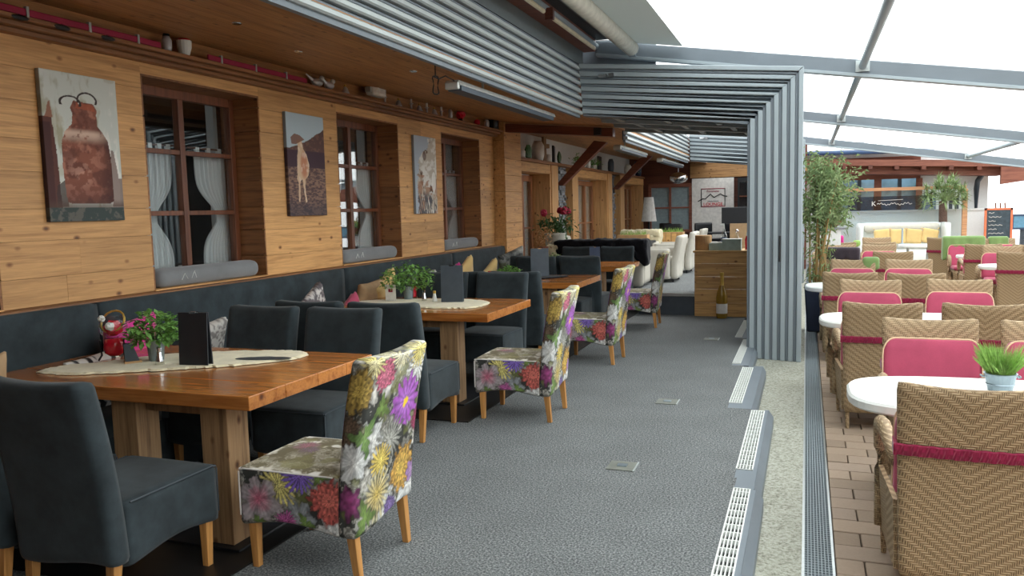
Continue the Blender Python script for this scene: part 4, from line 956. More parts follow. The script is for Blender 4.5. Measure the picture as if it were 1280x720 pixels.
def herb(x, y, z, r, h, n, label, pot='zinc', leaf='greenleaf', size=.04, pr=.05, ph=.12):
    t = thing('potted_herb', label, 'plant', (x, y, z), 0, 'potted plants on the tables')
    obj('pot', lathe(B(), [(pr*.8, 0), (pr, ph*.9), (pr*1.06, ph), (pr*.95, ph), (pr*.9, ph*.8)], 18), pot, t, smooth=False)
    pts = []
    for _ in range(n):
        a = random.random()*2*PI; q = random.random()**.5*r; pts.append((q*math.cos(a), q*math.sin(a), ph+h*.5+random.uniform(-.5, .5)*h*(1-.5*(q/r)**2)-.25*h*(q/r)))
    obj('foliage', leaves(B(), pts, size, .8), leaf, t)['kind'] = 'stuff'
    b = B()
    for k in range(14): q = random.choice(pts); tube(b, [(0, 0, ph*.8), (q[0]*.5, q[1]*.5, (ph+q[2])/2), q], .0025, 4)
    obj('stems', b, 'darkleaf', t); return t
herb(-3.50, 3.52, TZ+.012, .15, .20, 500, 'leafy green herb in a zinc pot on the nearest table'); herb(-3.52, 6.66, TZ+.012, .25, .25, 600, 'wide leafy plant in a zinc pot on the second table')
herb(-3.30, 8.8, TZ, .14, .14, 350, 'low basil plant in a silver bowl on the third table', ph=.05, pr=.08); herb(-3.6, 11.6, TZ, .12, .1, 200, 'small green plant on the farthest wooden table', 'ceramic', 'olive', ph=.06)
def shaker(x, y, label, m='chrome'):
    t = thing('shaker', label, 'shaker', (x, y, TZ+.012), 0, 'salt and pepper shakers'); obj('body', lathe(B(), [(.024, 0), (.022, .02), (.014, .06), (.012, .075)], 14), m, t, smooth=True); obj('cap', lathe(B(), [(.014, .075), (.014, .095), (.008, .10)], 12), 'gold' if m == 'white' else 'chrome', t)
shaker(-3.38, 3.42, 'chrome shaker on the nearest table, left one'); shaker(-3.33, 3.60, 'chrome shaker on the nearest table, right one beside the menu'); shaker(-3.17, 6.50, 'white shaker with brass cap on the second table', 'white'); shaker(-3.30, 6.55, 'chrome shaker behind the white one on the second table')
shaker(-3.55, 8.58, 'small glass shaker on the third table, left one', 'clearglass'); shaker(-3.3, 9.15, 'small chrome shaker on the third table beside the slate menu')
t = thing('candle_lantern', 'red glass lantern with poppy decoration and wire handle on the nearest table', 'lantern', (-3.79, 3.50, TZ+.012))
obj('red_bowl', lathe(B(), [(.03, .02), (.055, .04), (.06, .08), (.05, .12)], 18), 'red', t, smooth=True)
obj('glass_globe', lathe(B(), [(.05, .125), (.075, .16), (.08, .19), (.065, .235), (.05, .25)], 18, cap=False), 'clearglass', t, smooth=True)
obj('poppy_petals', blob(B(), (0, 0, .18), (.055, .055, .045), jit=.35), 'poppy', t); b = B()
for a in range(3): th = a*2.1; tube(b, [(.09*math.cos(th), .09*math.sin(th), 0), (.07*math.cos(th), .07*math.sin(th), .03), (.075*math.cos(th), .075*math.sin(th), .12)], .006, 6)
obj('wire_legs', b, 'black', t); b = B(); tube(b, [(.085*math.cos(k/16*2*PI), .03*math.sin(k/16*2*PI), .22+.06*math.sin(k/16*2*PI)) for k in range(17)], .006, 6); obj('wire_loop', b, 'gold', t)
b = B(); blob(b, (.03, -.05, .2), .025, jit=.3); blob(b, (-.04, -.04, .24), .02, jit=.3); obj('white_flower', b, 'white', t)
t = thing('napkin_holder', 'white holder with folded dark napkins on the nearest table', 'napkins', (-3.585, 3.43, TZ+.012), .9); t.scale = (.75, .75, .85)
for k in range(4): b = B(); hexa(b, [(-.05, -.02+.018*k, 0), (.05, -.02+.018*k, 0), (.05, -.012+.018*k, 0), (-.05, -.012+.018*k, 0)], [(-.06, -.05+.03*k, .13), (.0, -.05+.03*k, .13), (.0, -.045+.03*k, .13), (-.06, -.045+.03*k, .13)]); obj('napkin', b, ('greymenu', 'bluemenu', 'black', 'greymenu')[k], t)
obj('holder', bx(-.06, .06, -.035, .05, 0, .012), 'carton', t)
t = thing('card_holder', 'small white offer card standing on the second table', 'card', (-3.62, 6.5, TZ+.012), .2); obj('card', bx(-.05, .05, -.002, .002, 0, .15), 'paper', t); obj('foot', bx(-.03, .03, -.015, .015, 0, .012), 'clearglass', t); obj('print', bx(-.02, .02, -.004, -.002, .08, .11), 'ribbon', t)
for x, y, l in ((-3.58, 6.86, 'red glass candle on the second table'), (-3.50, 8.72, 'red glass candle on the third table')): t = thing('candle_glass', l, 'candle', (x, y, TZ+.01), 0, 'red candles'); obj('glass', lathe(B(), [(.035, 0), (.04, .1), (.036, .1), (.03, .01)], 14), 'red', t); obj('wax', tube(B(), [(0, 0, .01), (0, 0, .07)], .03, 12), 'poppy', t); obj('wick', tube(B(), [(0, 0, .07), (0, 0, .085)], .002, 4), 'black', t)
t = thing('glass_lantern', 'small round lantern with beige flowers on the farthest wooden table', 'lantern', (-3.75, 11.45, TZ)); obj('globe', blob(B(), (0, 0, .1), (.09, .09, .08)), 'clearglass', t, smooth=True); obj('flowers', blob(B(), (0, 0, .08), .05, jit=.6), 'gold', t); obj('foot', lathe(B(), [(.04, 0), (.02, .03)], 10), 'chrome', t)
# ------------------------------------------------------------------ cushions on the bench
def cushcol(kind):
    def f(P, fc_):
        u, v = P[:, 1], P[:, 2]
        if kind == 'damask':
            c = np.zeros(u.shape+(3,))+srgb((206, 200, 196)); return lerp(c, sst(.45, .55, fbm(u, v, 28, 3)), srgb((96, 88, 92)))
        if kind == 'zebra':
            c = np.zeros(u.shape+(3,))+srgb((226, 222, 216)); return lerp(c, sst(.45, .55, fbm(u, v*.4, 30, 2)), srgb((20, 20, 22)))
        if kind == 'lace': return lerp(np.zeros(u.shape+(3,))+srgb((220, 216, 210)), sst(.5, .6, fbm(u, v, 40, 2)), srgb((150, 144, 140)))
        if kind == 'tan':
            c = paint_flowers(u, v, [(.1, .05, .09, 'lily', (200, 70, 150), (180, 90, 160), 0), (-.1, .1, .08, 'leaf', (140, 150, 80), (110, 120, 60), 0)], 12, .9); return lerp(c, np.full(u.shape, .15), srgb((206, 190, 150)))
        if kind == 'yellow':
            c = paint_flowers(u, v, [(.0, .0, .12, 'mum', (240, 206, 80), (200, 160, 50), 0), (-.1, .1, .08, 'lily', (230, 220, 200), (214, 200, 170), 0)], 15, .9); return lerp(c, np.full(u.shape, .25), srgb((214, 196, 150)))
        c = paint_flowers(u, v, [(.05, .05, .08, 'mum', (210, 60, 80), (170, 40, 60), 0)], 20, .3); return lerp(c, np.full(u.shape, .3), srgb((90, 96, 98)))
    return f
def cushion(x, y, z, s, rot, label, kind):
    t = thing('cushion', label, 'cushion', (x, y, z), 0, 'cushions on the bench')
    def dfm(P):
        P = P.copy(); u, v = P[:, 1]/(s/2), P[:, 2]/(s/2); e = np.clip(1-np.maximum(u*u, v*v)**2, 0, 1)**.5; P[:, 0] *= .12+.88*e; k = 1-.07*(1-np.minimum(abs(u), abs(v))**2)*(np.maximum(abs(u), abs(v))); P[:, 1] *= k; P[:, 2] *= k; return P
    if kind in M: o = gbox('cover', (-.06, .06, -s/2, s/2, -s/2, s/2), .02, kind, t, .0, dfm)
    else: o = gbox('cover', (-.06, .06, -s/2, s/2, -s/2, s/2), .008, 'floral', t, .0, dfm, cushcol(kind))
    o.rotation_euler = rot; return t
cushion(-4.03, 3.84, .79, .40, (0.12, .25, 0), 'bright magenta cushion on the bench behind the poppy lantern', 'magenta')
cushion(-3.98, 3.50, .63, .40, (0.1, .3, 0), 'black and white zebra cushion on the bench left of the lantern', 'zebra')
cushion(-3.98, 4.45, .70, .36, (.1, .3, 0), 'white lace cushion on the bench behind the herb pot', 'lace')
cushion(-4.03, 2.80, .70, .4, (.2, .3, 0), 'green and white cushion at the left edge of the photo', 'tan')
cushion(-4.0, 5.78, .76, .40, (.62, .25, 0), 'grey damask cushion standing on one corner on the bench', 'damask')
cushion(-3.98, 6.35, .66, .34, (.75, .3, 0), 'small pink cushion on the bench beside the damask one', 'pink')
cushion(-4.0, 6.72, .77, .38, (0.05, .3, .0), 'beige flowered cushion on the bench before the second table', 'tan')
cushion(-3.98, 7.0, .80, .40, (.5, .3, .15), 'pale cushion with a pink flower leaning behind the beige one', 'yellow')
cushion(-3.85, 7.55, .78, .40, (.1, .3, -.3), 'grey flowered cushion behind the small offer card', 'grey')
cushion(-4.0, 8.72, .74, .38, (.7, .3, 0), 'raspberry cushion peeking over the slate menu of the second table', 'magenta')
cushion(-3.98, 9.02, .80, .40, (.65, .3, 0), 'yellow flowered cushion beside the raspberry one', 'yellow')
cushion(-3.95, 9.75, .72, .40, (.55, .3, 0), 'yellow and beige cushion left of the grey corner cushion', 'yellow')
cushion(-3.9, 10.5, .84, .44, (.3, .3, -.5), 'grey cushion with red flowers in the bench corner', 'grey')
# ------------------------------------------------------------------ raised platform, desk, vases
struct('platform', bx(-4.6, -1.45, 12.12, 22, 0, .31), 'carpet').name = 'floor'
struct('platform', bx(-2.35, -1.45, 11.82, 12.12, 0, .31), 'carpet').name = 'floor'
struct('platform', bx(-1.45, -.7, 12.4, 22, 0, .31), 'carpet').name = 'floor'
struct('platform_nosing', bx(-2.36, -1.45, 11.805, 11.83, .28, .325), 'steel').name = 'trim_3'
struct('platform_riser', bx(-2.36, -1.45, 11.812, 11.819, .0, .27), 'greymenu').name = 'trim_4'
t = thing('service_desk', 'light wooden service desk clad with boards beside the metal frame', 'desk', (-1.05, 11.72, 0))
for z0, z1 in zip((0, .20, .40, .58, .77), (.20, .40, .58, .77, .93)): obj('plank', bx(-.47, .45, 0, .025, z0+.002, z1-.002), 'desk', t, .003)
obj('side_panel', bx(-.47, -.445, .026, .55, 0, .93), 'desk', t); obj('side_panel', bx(.425, .45, .026, .55, 0, .93), 'desk', t); obj('desk_top', bx(-.49, .47, -.02, .58, .93, .955), 'desk', t, .004)
DZ = .956
t = thing('wine_bottle', 'large amber sparkling wine bottle standing before the wooden desk', 'bottle', (-1.12, 11.58, .001))
obj('glass', lathe(B(), [(.07, 0), (.077, .02), (.077, .30), (.065, .38), (.028, .47), (.022, .5), (.022, .6)], 22), 'amber', t, smooth=True); obj('foil', lathe(B(), [(.03, .46), (.026, .5), (.025, .60), (.029, .62), (.029, .65), (.0, .66)][:-1], 18), 'gold', t)
obj('label', lathe(B(), [(.0785, .07), (.0785, .21)], 22, cap=False), 'paper', t); obj('neck_label', lathe(B(), [(.052, .40), (.036, .445)], 18, cap=False), 'paper', t)
def deskthing(nm, label, cat, x, y, parts):
    t = thing(nm, label, cat, (x, y, DZ))
    for n_, b_, m_ in parts: obj(n_, b_, m_, t)
deskthing('wooden_box', 'striped wooden cylinder box at the left of the desk', 'box', -1.42, 11.95, [('body', lathe(B(), [(.12, 0), (.12, .2)], 20), 'carton'), ('lid', lathe(B(), [(.122, .2), (.115, .215)], 20), 'carton')])
deskthing('napkin_box', 'low pale green box on the desk, left one', 'box', -1.22, 11.85, [('body', bx(-.1, .1, -.08, .08, 0, .1), 'towel'), ('napkins', bx(-.08, .08, -.06, .06, .1, .115), 'paper')])
deskthing('napkin_box', 'taller pale green box on the desk, middle one', 'box', -1.0, 11.82, [('body', bx(-.13, .13, -.09, .09, 0, .16), 'towel'), ('rim', bx(-.135, .135, -.095, .095, .155, .165), 'white')])
deskthing('spray_bottle', 'clear pump bottle with a white label on the desk', 'bottle', -1.13, 12.0, [('body', lathe(B(), [(.04, 0), (.045, .2), (.02, .26), (.015, .3)], 14), 'clearglass'), ('label', lathe(B(), [(.046, .06), (.046, .18)], 14, cap=False), 'bluemenu'), ('pump', tube(B(), [(0, 0, .3), (0, 0, .36), (-.05, 0, .36)], .01, 6), 'white')])
deskthing('glass_bottle', 'clear glass bottle with silver stopper on the desk', 'bottle', -.95, 12.0, [('body', lathe(B(), [(.045, 0), (.05, .14), (.018, .2), (.016, .26)], 14), 'clearglass'), ('stopper', blob(B(), (0, 0, .27), .025), 'chrome')])
deskthing('sauce_bottle', 'red and white sauce bottle at the right of the desk', 'bottle', -.80, 11.95, [('body', lathe(B(), [(.03, 0), (.035, .14), (.015, .2)], 12), 'red'), ('cap', lathe(B(), [(.015, .2), (.01, .25)], 10), 'white')])
t = thing('cash_monitor', 'black monitor seen from behind at the service desk', 'monitor', (-1.35, 16.5, 0.31)); obj('screen', bx(-.25, .45, -.03, .03, .93, 1.25), 'black', t, .01); obj('stand', bx(.05, .15, -.05, .05, 0, .93), 'black', t)
t = thing('wooden_board', 'tan wooden board standing behind the desk', 'board', (-1.02, 14, 0.31)); obj('panel', bx(-.2, .3, -.02, .02, .6, .98), 'tan', t); obj('foot', bx(-.1, .1, -.1, .1, 0, .6), 'tan', t)
# flower vases near the pilaster
t = thing('flower_vase', 'big grey vase with dark red peonies beyond the grey chairs', 'vase', (-3.95, 12.75, .31))
obj('stand', bx(-.2, .2, -.2, .2, 0, .5), 'greymenu', t); obj('vase', lathe(B(), [(.11, .5), (.15, .62), (.17, .86), (.18, .9), (.16, .9)], 22), 'beige_pot', t, smooth=True)
obj('foliage', leaves(B(), [(random.gauss(0, .13), random.gauss(.1, .18), 1.02+random.gauss(0, .1)) for _ in range(260)], .11, .4), 'darkleaf', t)['kind'] = 'stuff'
for x, y, z in ((-.12, -.2, 1.24), (.1, .25, 1.28), (.12, .12, 1.26), (.1, .45, 1.25), (0, .35, 1.27)): obj('peony', blob(B(), (x, y, z), .06, jit=.35), 'peony', t); obj('stem', tube(B(), [(0, 0, .85), (x*.6, y*.6, 1.05), (x, y, z)], .007, 5), 'darkleaf', t)
t = thing('plant_pot', 'small brown wooden pot with dried flowers left of the big vase', 'plant', (-3.98, 12.2, .31)); obj('stand', bx(-.15, .15, -.15, .15, 0, .55), 'frame_wood', t); obj('pot', lathe(B(), [(.07, .55), (.09, .7)], 14), 'terra', t); obj('dried_flowers', leaves(B(), [(random.gauss(0, .07), random.gauss(0, .09), .85+random.gauss(0, .08)) for _ in range(160)], .06, .5), 'carton', t)['kind'] = 'stuff'
# ------------------------------------------------------------------ lounge armchairs
def armchair(x, y, rz, label, fur=None, wd=.7):
    t = thing('lounge_armchair', label, 'armchair', (x, y, .31), rz, 'white lounge armchairs'); h = wd/2
    def lean(P): P = P.copy(); k = np.clip((P[:, 2]-.3)/.5, 0, 1.2); P[:, 1] -= .10*k; return P
    gbox('backrest', (-h, h, -.36, -.24, .05, .80), .05, 'whiteleather', t, .035, lean)
    for s in (-1, 1): gbox('armrest', (s*h-.05, s*h+.05, -.24, .34, .05, .58), .05, 'whiteleather', t, .03)
    gbox('seat', (-h+.05, h-.05, -.24, .32, .1, .42), .05, 'whiteleather', t, .04)
    for sx in (-1, 1):
        for sy in (-1, 1): obj('foot', bx(sx*(h-.04)-.02, sx*(h-.04)+.02, sy*.28-.02, sy*.28+.02, 0, .06), 'black', t)
    return t
armchair(-2.42, 14.0, PI/2, 'white lounge armchair in profile, nearest the desk'); armchair(-2.45, 15.9, PI/2, 'second white lounge armchair in profile, behind the nearest one')
armchair(-3.3, 16.6, PI, 'white lounge armchair under the cream fleece'); armchair(-3.85, 14.2, -PI/2, 'white armchair by the wall doors, partly hidden'); armchair(-2.5, 17.8, PI/2, 'farthest white armchair in profile')
# near sofa with black fleece
t = thing('lounge_sofa', 'long white lounge sofa seen from behind under the black fleece', 'sofa', (-3.15, 12.72, .31))
gbox('backrest', (-.78, .70, -.1, .06, 0.02, .74), .06, 'whiteleather', t, .05); gbox('seat', (-.74, .66, .06, .6, .05, .42), .06, 'whiteleather', t, .04); gbox('armrest', (.60, .70, .06, .6, .05, .6), .06, 'whiteleather', t, .03); gbox('armrest', (-.78, -.68, .06, .6, .05, .6), .06, 'whiteleather', t, .03)
def fleece(x, y, z, dims, mat, label, rz=0):
    t = thing('fleece_throw', label, 'throw', (x, y, z), rz, 'fleeces on the lounge seats')
    P_, Q_, _ = gridbox(dims, .03, .04); n = fbm(P_[:, 0]+3, P_[:, 2]+P_[:, 1]+5, 14, 3)-.5; c = P_.mean(0); d = P_-c; d /= np.linalg.norm(d, axis=1, keepdims=True); P_ = P_+d*n[:, None]*.10
    k = fbm(P_[:, 0]*1+1, P_[:, 0]*0+2, 5, 2)-.45; P_[:, 2] += np.where(P_[:, 2] < (dims[4]+dims[5])/2, k*.55, 0)
    npmesh('fur', P_, Q_, mat, t)
fleece(-3.15, 12.7, .80, (-.72, .80, -.20, .14, -.06, .30), 'blackfur', 'black fleece throw over the back of the long white sofa')
fleece(-2.98, 12.60, .46, (-.22, .24, -.12, .02, .0, .45), 'blackfur', 'black fleece hanging down the back of the long white sofa')
fleece(-3.55, 12.62, .72, (-.5, -.1, -.10, .06, .0, .30), 'creamfur', 'cream throw at the left end of the white sofa back')
fleece(-3.3, 16.9, .78, (-.42, .42, -.14, .14, .0, .35), 'creamfur', 'cream fleece over an armchair back')
def lounge_table(x, y, label):
    t = thing('lounge_table', label, 'table', (x, y, .31), 0, 'lounge tables'); obj('tabletop', bx(-.5, .5, -.35, .35, .62, .66), 'black', t, .005)
    for s in (-1, 1): obj('leg', bx(s*.4-.05, s*.4+.05, -.25, .25, 0, .62), 'black', t)
lounge_table(-3.3, 18.6, 'dark lounge table below the far window'); lounge_table(-2.0, 19.6, 'dark lounge table before the white sign board'); lounge_table(-3.2, 14.9, 'dark lounge table beside the armchair in profile')
for i, (x, y, z) in enumerate(((-3.0, 19.4, .31), (-2.5, 20.2, .31), (-2.0, 20.6, .31), (-1.7, 19.0, .31), (-3.5, 20.2, .31), (-1.45, 20.3, .31))):
    t = thing('bistro_chair', 'dark rounded chair in the back lounge, ' + ('left below the far window', 'right below the far window', 'below the sign board', 'right beside the desk', 'beside the floor lamp', 'before the dark shelf')[i], 'chair', (x, y, z), i*.6, 'dark chairs in the back')
    gbox('backrest', (-.24, .24, -.24, -.18, .45, .88), .06, 'black', t, .03); gbox('seat', (-.24, .24, -.22, .22, .40, .47), .06, 'black', t, .03)
    for sx in (-1, 1):
        for sy in (-1, 1): obj('leg', tube(B(), [(sx*.2, sy*.2, 0), (sx*.2, sy*.18, .41)], .014, 6), 'black', t)
for x, y, l in ((-3.25, 15.8, 'wooden planter with grass behind the cream fleece'), (-2.75, 17.2, 'striped wooden planter between the lounge armchairs')):
    t = thing('planter_box', l, 'planter', (x, y, .31), 0, 'wooden planters'); obj('box', bx(-.3, .3, -.15, .15, 0, .75), 'carton', t, .005)
    b = B()
    for k in range(90): a = random.uniform(-.27, .27); c = random.uniform(-.12, .12); q = [b.verts.new(v) for v in ((a-.006, c, .74), (a+.006, c, .74), (a+random.gauss(0, .05), c+random.gauss(0, .03), .74+random.uniform(.05, .13)))]; b.faces.new(q)
    obj('grass', b, 'lightleaf', t)['kind'] = 'stuff'
    if l.startswith('striped'):
        for k in range(5): obj('slat', bx(-.29+.12*k, -.2+.12*k, -.165, -.151, .02, .73), 'desk', t)
t = thing('floor_lamp', 'tall floor lamp with a white conical shade before the far window', 'lamp', (-3.9, 21.0, .31)); obj('pole', tube(B(), [(0, 0, 0), (0, 0, 1.0)], .03, 8), 'black', t); obj('lamp_shade', lathe(B(), [(.2, .92), (.12, 1.55)], 20, cap=False), 'paper', t); obj('base', lathe(B(), [(.15, 0), (.15, .03)], 16), 'black', t)
t = thing('disco_ball', 'silver dome lamp hanging near the far wall', 'lamp', (-3.1, 20.8, 2.33)); obj('dome', blob(B(), (0, 0, 0), (.24, .24, .15)), 'chrome', t, smooth=True); obj('rod', tube(B(), [(0, 0, .14), (0, 0, .42)], .01, 6), 'chrome', t)
# ------------------------------------------------------------------ far wall
fw = struct('wall_far', bx(-4.7, 0, 22.0, 22.1, -.1, 3.3), 'brown_beam')
obj('frieze_board', bx(-2.95, 0, 21.9, 21.99, 2.35, 2.75), 'spruce_x', fw)
o = thing('window_8', None, None); o['kind'] = 'structure'
for a, c in ((-4.08, -4.0), (-3.52, -3.46), (-2.98, -2.90)): obj('window_frame', bx(a, c, 21.9, 21.98, .5, 2.15), 'redwood', o)
for a, c in ((2.12, 2.22), (1.55, 1.59), (.9, .98)): obj('window_frame', bx(-4.08, -2.9, 21.91, 21.97, a, c), 'redwood', o)
for a, c in ((-4.0, -3.52), (-3.46, -2.98)):
    for e, f in ((.98, 1.55), (1.59, 2.12)): obj('pane', bx(a, c, 21.94, 21.95, e, f), plain('grey blind', (140, 156, 160), .4), o)
sg = thing('sign_board', 'white board with a framed mountain logo on the far wall', 'sign', (-2.37, 21.9, .5)); obj('panel', bx(-.53, .56, -.02, 0, 0, 1.83), 'paper', sg)
LX0, LX1, LZ0, LZ1 = -.29, .34, 1.07, 1.56
for a in ((LX0, LX1, LZ0, LZ0+.018), (LX0, LX1, LZ1-.018, LZ1)): obj('logo_frame', bx(a[0], a[1], -.03, -.02, a[2], a[3]), 'ribbon', sg)
for a in ((LX0, LX0+.018), (LX1-.018, LX1)): obj('logo_frame', bx(a[0], a[1], -.03, -.02, LZ0, LZ1), 'black', sg)
b = B(); pts = [(-.37, -.03, 1.22), (-.3, -.03, 1.26), (-.24, -.03, 1.29), (-.18, -.03, 1.28), (-.04, -.03, 1.41), (.05, -.03, 1.32), (.22, -.03, 1.41), (.3, -.03, 1.36), (.39, -.03, 1.34)]; tube(b, pts, .014, 6); obj('mountain_line', b, 'black', sg)
def text(s, size, loc, rot, mat, parent, name='lettering', sx=1):
    cu = bpy.data.curves.new(name, 'FONT'); cu.body = s; cu.size = size; cu.align_x = 'CENTER'; cu.extrude = .003; o = bpy.data.objects.new(name, cu); C.objects.link(o); dg = bpy.context.evaluated_depsgraph_get(); me = bpy.data.meshes.new_from_object(o.evaluated_get(dg)); bpy.data.objects.remove(o); bpy.data.curves.remove(cu)
    me.materials.clear(); me.materials.append(M[mat]); o = link(name, me, parent); o.location = loc; o.rotation_euler = rot; o.scale = (sx, 1, 1); return o
text('LOUNGE', .12, (.025, -.03, 1.10), (PI/2, 0, 0), 'poppy', sg, sx=1.05); text('Panorama', .08, (.02, -.03, 1.46), (PI/2, 0, 0), 'ribbon', sg)
b = B(); tube(b, [(-.12+.01*k, -.03, 1.22+.012*math.sin(k*1.9)) for k in range(30)], .005, 5); obj('small_script', b, 'greymenu', sg)
t = thing('dark_cabinet', 'dark glazed cabinet at the right of the far wall', 'cabinet', (-1.35, 21.8, .31)); obj('body', bx(-.35, .6, -.1, .1, 0, 2.0), 'black', t)
for k in range(3): obj('shelf', bx(-.3, .55, -.16, -.1, .7+.4*k, .73+.4*k), 'frame_wood', t)
for k in range(2): obj('glass_door', bx(-.3+.45*k, .1+.45*k, -.12, -.11, 1.0, 1.9), 'blueglass' if False else 'glass', t)

# ------------------------------------------------------------------ wicker chairs on the terrace
GZ = -.13
def wk_back(P):
    P = P.copy(); t = np.clip((P[:, 2]-.1)/.83, 0, 1.05); P[:, 1] -= .10*t*t+.02*(1-(P[:, 0]/.3)**2)*t; P[:, 0] *= .90+.10*t; P[:, 2] -= .018*(1-(P[:, 0]/.3)**2)*np.clip((t-.7)/.3, 0, 1); return P
def make_wicker(label, loc, rz, mat='wicker'):
    t = thing('wicker_armchair', label, 'armchair', loc, rz, 'wicker armchairs on the terrace')
    gbox('backrest', (-.30, .30, -.32, -.275, .12, .93), .04, 'wicker', t, .02, wk_back)
    gbox('seat_frame', (-.27, .27, -.28, .28, .13, .40), .06, 'wicker', t, .02)
    for s in (-1, 1):
        n = 12; P_ = []; path = [(-.27, .58), (-.15, .60), (0, .625), (.12, .635), (.22, .625), (.275, .58), (.285, .5), (.28, .40), (.27, .28), (.265, .14)]
        b = B(); tube(b, [(s*(.29+.05*min(1, max(0, (y+.27)/.5))), y, z) for i, (y, z) in enumerate(path)], [.026, .03, .034, .036, .036, .034, .03, .026, .024, .022], 10); obj('armrest', b, 'wicker', t, smooth=True)
        b = B(); hexa(b, [(s*.275-.012, -.26, .13), (s*.275+.012, -.26, .13), (s*.315+.012, .27, .13), (s*.315-.012, .27, .13)], [(s*.285-.012, -.26, .42), (s*.285+.012, -.26, .42), (s*.335+.012, .27, .42), (s*.335-.012, .27, .42)]); obj('side_panel', b, 'wicker', t)
        lg = obj('leg', tube(B(), [(s*.31, .28, 0), (s*.32, .27, .30)], [.014, .022], 8), 'wicker', t); obj('leg', tube(B(), [(s*.24, -.29, 0), (s*.25, -.28, .3)], [.014, .022], 8), 'wicker', t)
        obj('foot_cap', lathe(B(), [(.015, 0), (.013, .012)], 8, (s*.31, .28, 0)), 'chrome', lg)
    gbox('seat_cushion', (-.26, .26, -.25, .27, .40, .47), .05, 'pink', t, .03)
    def cd(P): P = P.copy(); tt = np.clip((P[:, 2]-.1)/.83, 0, 1.05); P[:, 1] -= .10*tt*tt+.02*(1-(P[:, 0]/.3)**2)*tt; return P
    P_, Q_, _ = gridbox((-.30, .30, -.265, -.19, .44, .815), .03, .035, None); 
    k = np.clip((P_[:, 2]-.715)/.10, 0, 1); lim = .30-.08*(1-np.sqrt(np.clip(1-k**2, 0, 1))); P_[:, 0] = np.clip(P_[:, 0], -lim, lim); bo_ = npmesh('back_cushion', cd(P_), Q_, 'pink', t)
    pts = [(-.30, -.225, .46)]+[(-.30, -.225, .5+.21*i/4) for i in range(5)]+[(-.30+.08*(1-math.cos(a*PI/12)), -.225, .72+.095*math.sin(a*PI/12)) for a in range(1, 7)]; pts += [(-x, y, z) for x, y, z in pts[::-1]]
    pts = [tuple(p) for p in cd(np.array(pts))]; pts = [(p[0], p[1]+.035, p[2]+.005) for p in pts]
    b = B(); tube(b, pts, .005, 6); obj('cushion_piping', b, 'cream_pipe', bo_)
    # gathered strap around the backrest
    b = B(); n = 80; ring = []
    def bk(x, y, z):
        return wk_back(np.array([[x, y, z]]))[0]
    zc = .655; loop = [(-.312+.624*i/n, -.327) for i in range(n+1)]
    o0, i0 = [], []
    for i, (x, y) in enumerate(loop):
        g = .0025*math.sin(i*1.3)+.002*math.sin(i*2.7)
        rr = []
        for dz, dy in ((-.024, .0), (-.02, -.011+g), (.0, -.014-g), (.02, -.011+g), (.024, .0)): q = bk(x, y, zc+dz+.0012*math.sin(i*.7)); rr.append(b.verts.new((q[0], q[1]+dy, q[2])))
        ring.append(rr)
    for i in range(n):
        for j in range(4): b.faces.new((ring[i][j], ring[i+1][j], ring[i+1][j+1], ring[i][j+1]))
    for s in (-1, 1):
        q = bk(s*.30, -.3, zc); box(b, min(q[0], q[0]+s*.016), max(q[0], q[0]+s*.016), q[1]-.035, q[1]+.1, zc-.022, zc+.022)
    obj('strap', b, 'maroon', t)
    return t
wk0 = make_wicker('wicker armchair seen from behind, closest to the camera', (.645, 3.90, GZ), -.05)
wk0.scale = (.9125, .9125, 1.075)
def wk(x, y, rz, label):
    s = 1 if abs(rz) < 1.5 else -1
    return dup(wk0, (x*.9125, (y-.42*s)*.9125+.385*s, GZ), rz, label, 'wicker armchairs on the terrace')
nb = 'wicker armchair seen from behind, '; nf = 'wicker armchair facing us with pink cushion, '
wk(1.46, 4.20, -.02, nb+'beside the closest one at the right edge')
wk(.80, 5.68, PI, nf+'behind the grass pot table, left one'); wk(1.53, 5.68, PI+.03, nf+'behind the grass pot table, right one')
wk(.59, 7.40, -.03, nb+'left one at the second white table'); wk(1.33, 7.42, -.05, nb+'right one at the second white table')
wk(.59, 8.66, PI-.1, nf+'left one behind the second white table'); wk(1.43, 8.78, PI-.1, nf+'right one behind the second white table')
wk(.51, 10.42, -.08, nb+'left one at the third white table'); wk(1.20, 10.30, -.10, nb+'right one at the third white table')
wk(.58, 11.9, PI-.12, nf+'left behind the third white table'); wk(1.30, 11.88, PI-.1, nf+'right one behind the third white table')
wk(.57, 15.3, -.08, nb+'with the charcoal throw over its back'); wk(1.35, 14.6, -.08, nb+'right of the one with the charcoal throw')
wk(.55, 14.35+1.9, PI-.1, nf+'behind the charcoal throw'); wk(1.28, 16.2, PI-.05, nf+'fourth row, middle')
wk(.68, 18.05, -.05, nb+'in the back, before the magenta throw'); wk(1.42, 17.9, -.1, nb+'in the back, right of the magenta throw')
wk(.5, 19.6, PI, nf+'in the back under the magenta throw'); wk(1.5, 19.5, PI, nf+'in the back beside the small flag table')
wk(3.05, 18.3, PI, nf+'under the green throw'); wk(3.75, 18.4, PI+.1, nf+'in the back right of the green throw')
wk(3.10, 15.45, PI-.2, nf+'in the right block, behind the second table'); wk(3.15, 14.35, -.3, nb+'in the right block, nearest'); wk(3.05, 16.85, -.1, nb+'in the right block, second'); wk(2.95, 19.9, -.5, nb+'in the right block beside the green throw')
wk(3.75, 14.0, -.3, nb+'at the right edge beside the nearest of the right block'); wk(3.75, 16.6, -.1, nb+'at the right edge, second row of the right block'); wk(3.9, 15.3, PI-.1, nf+'at the right edge of the right block')
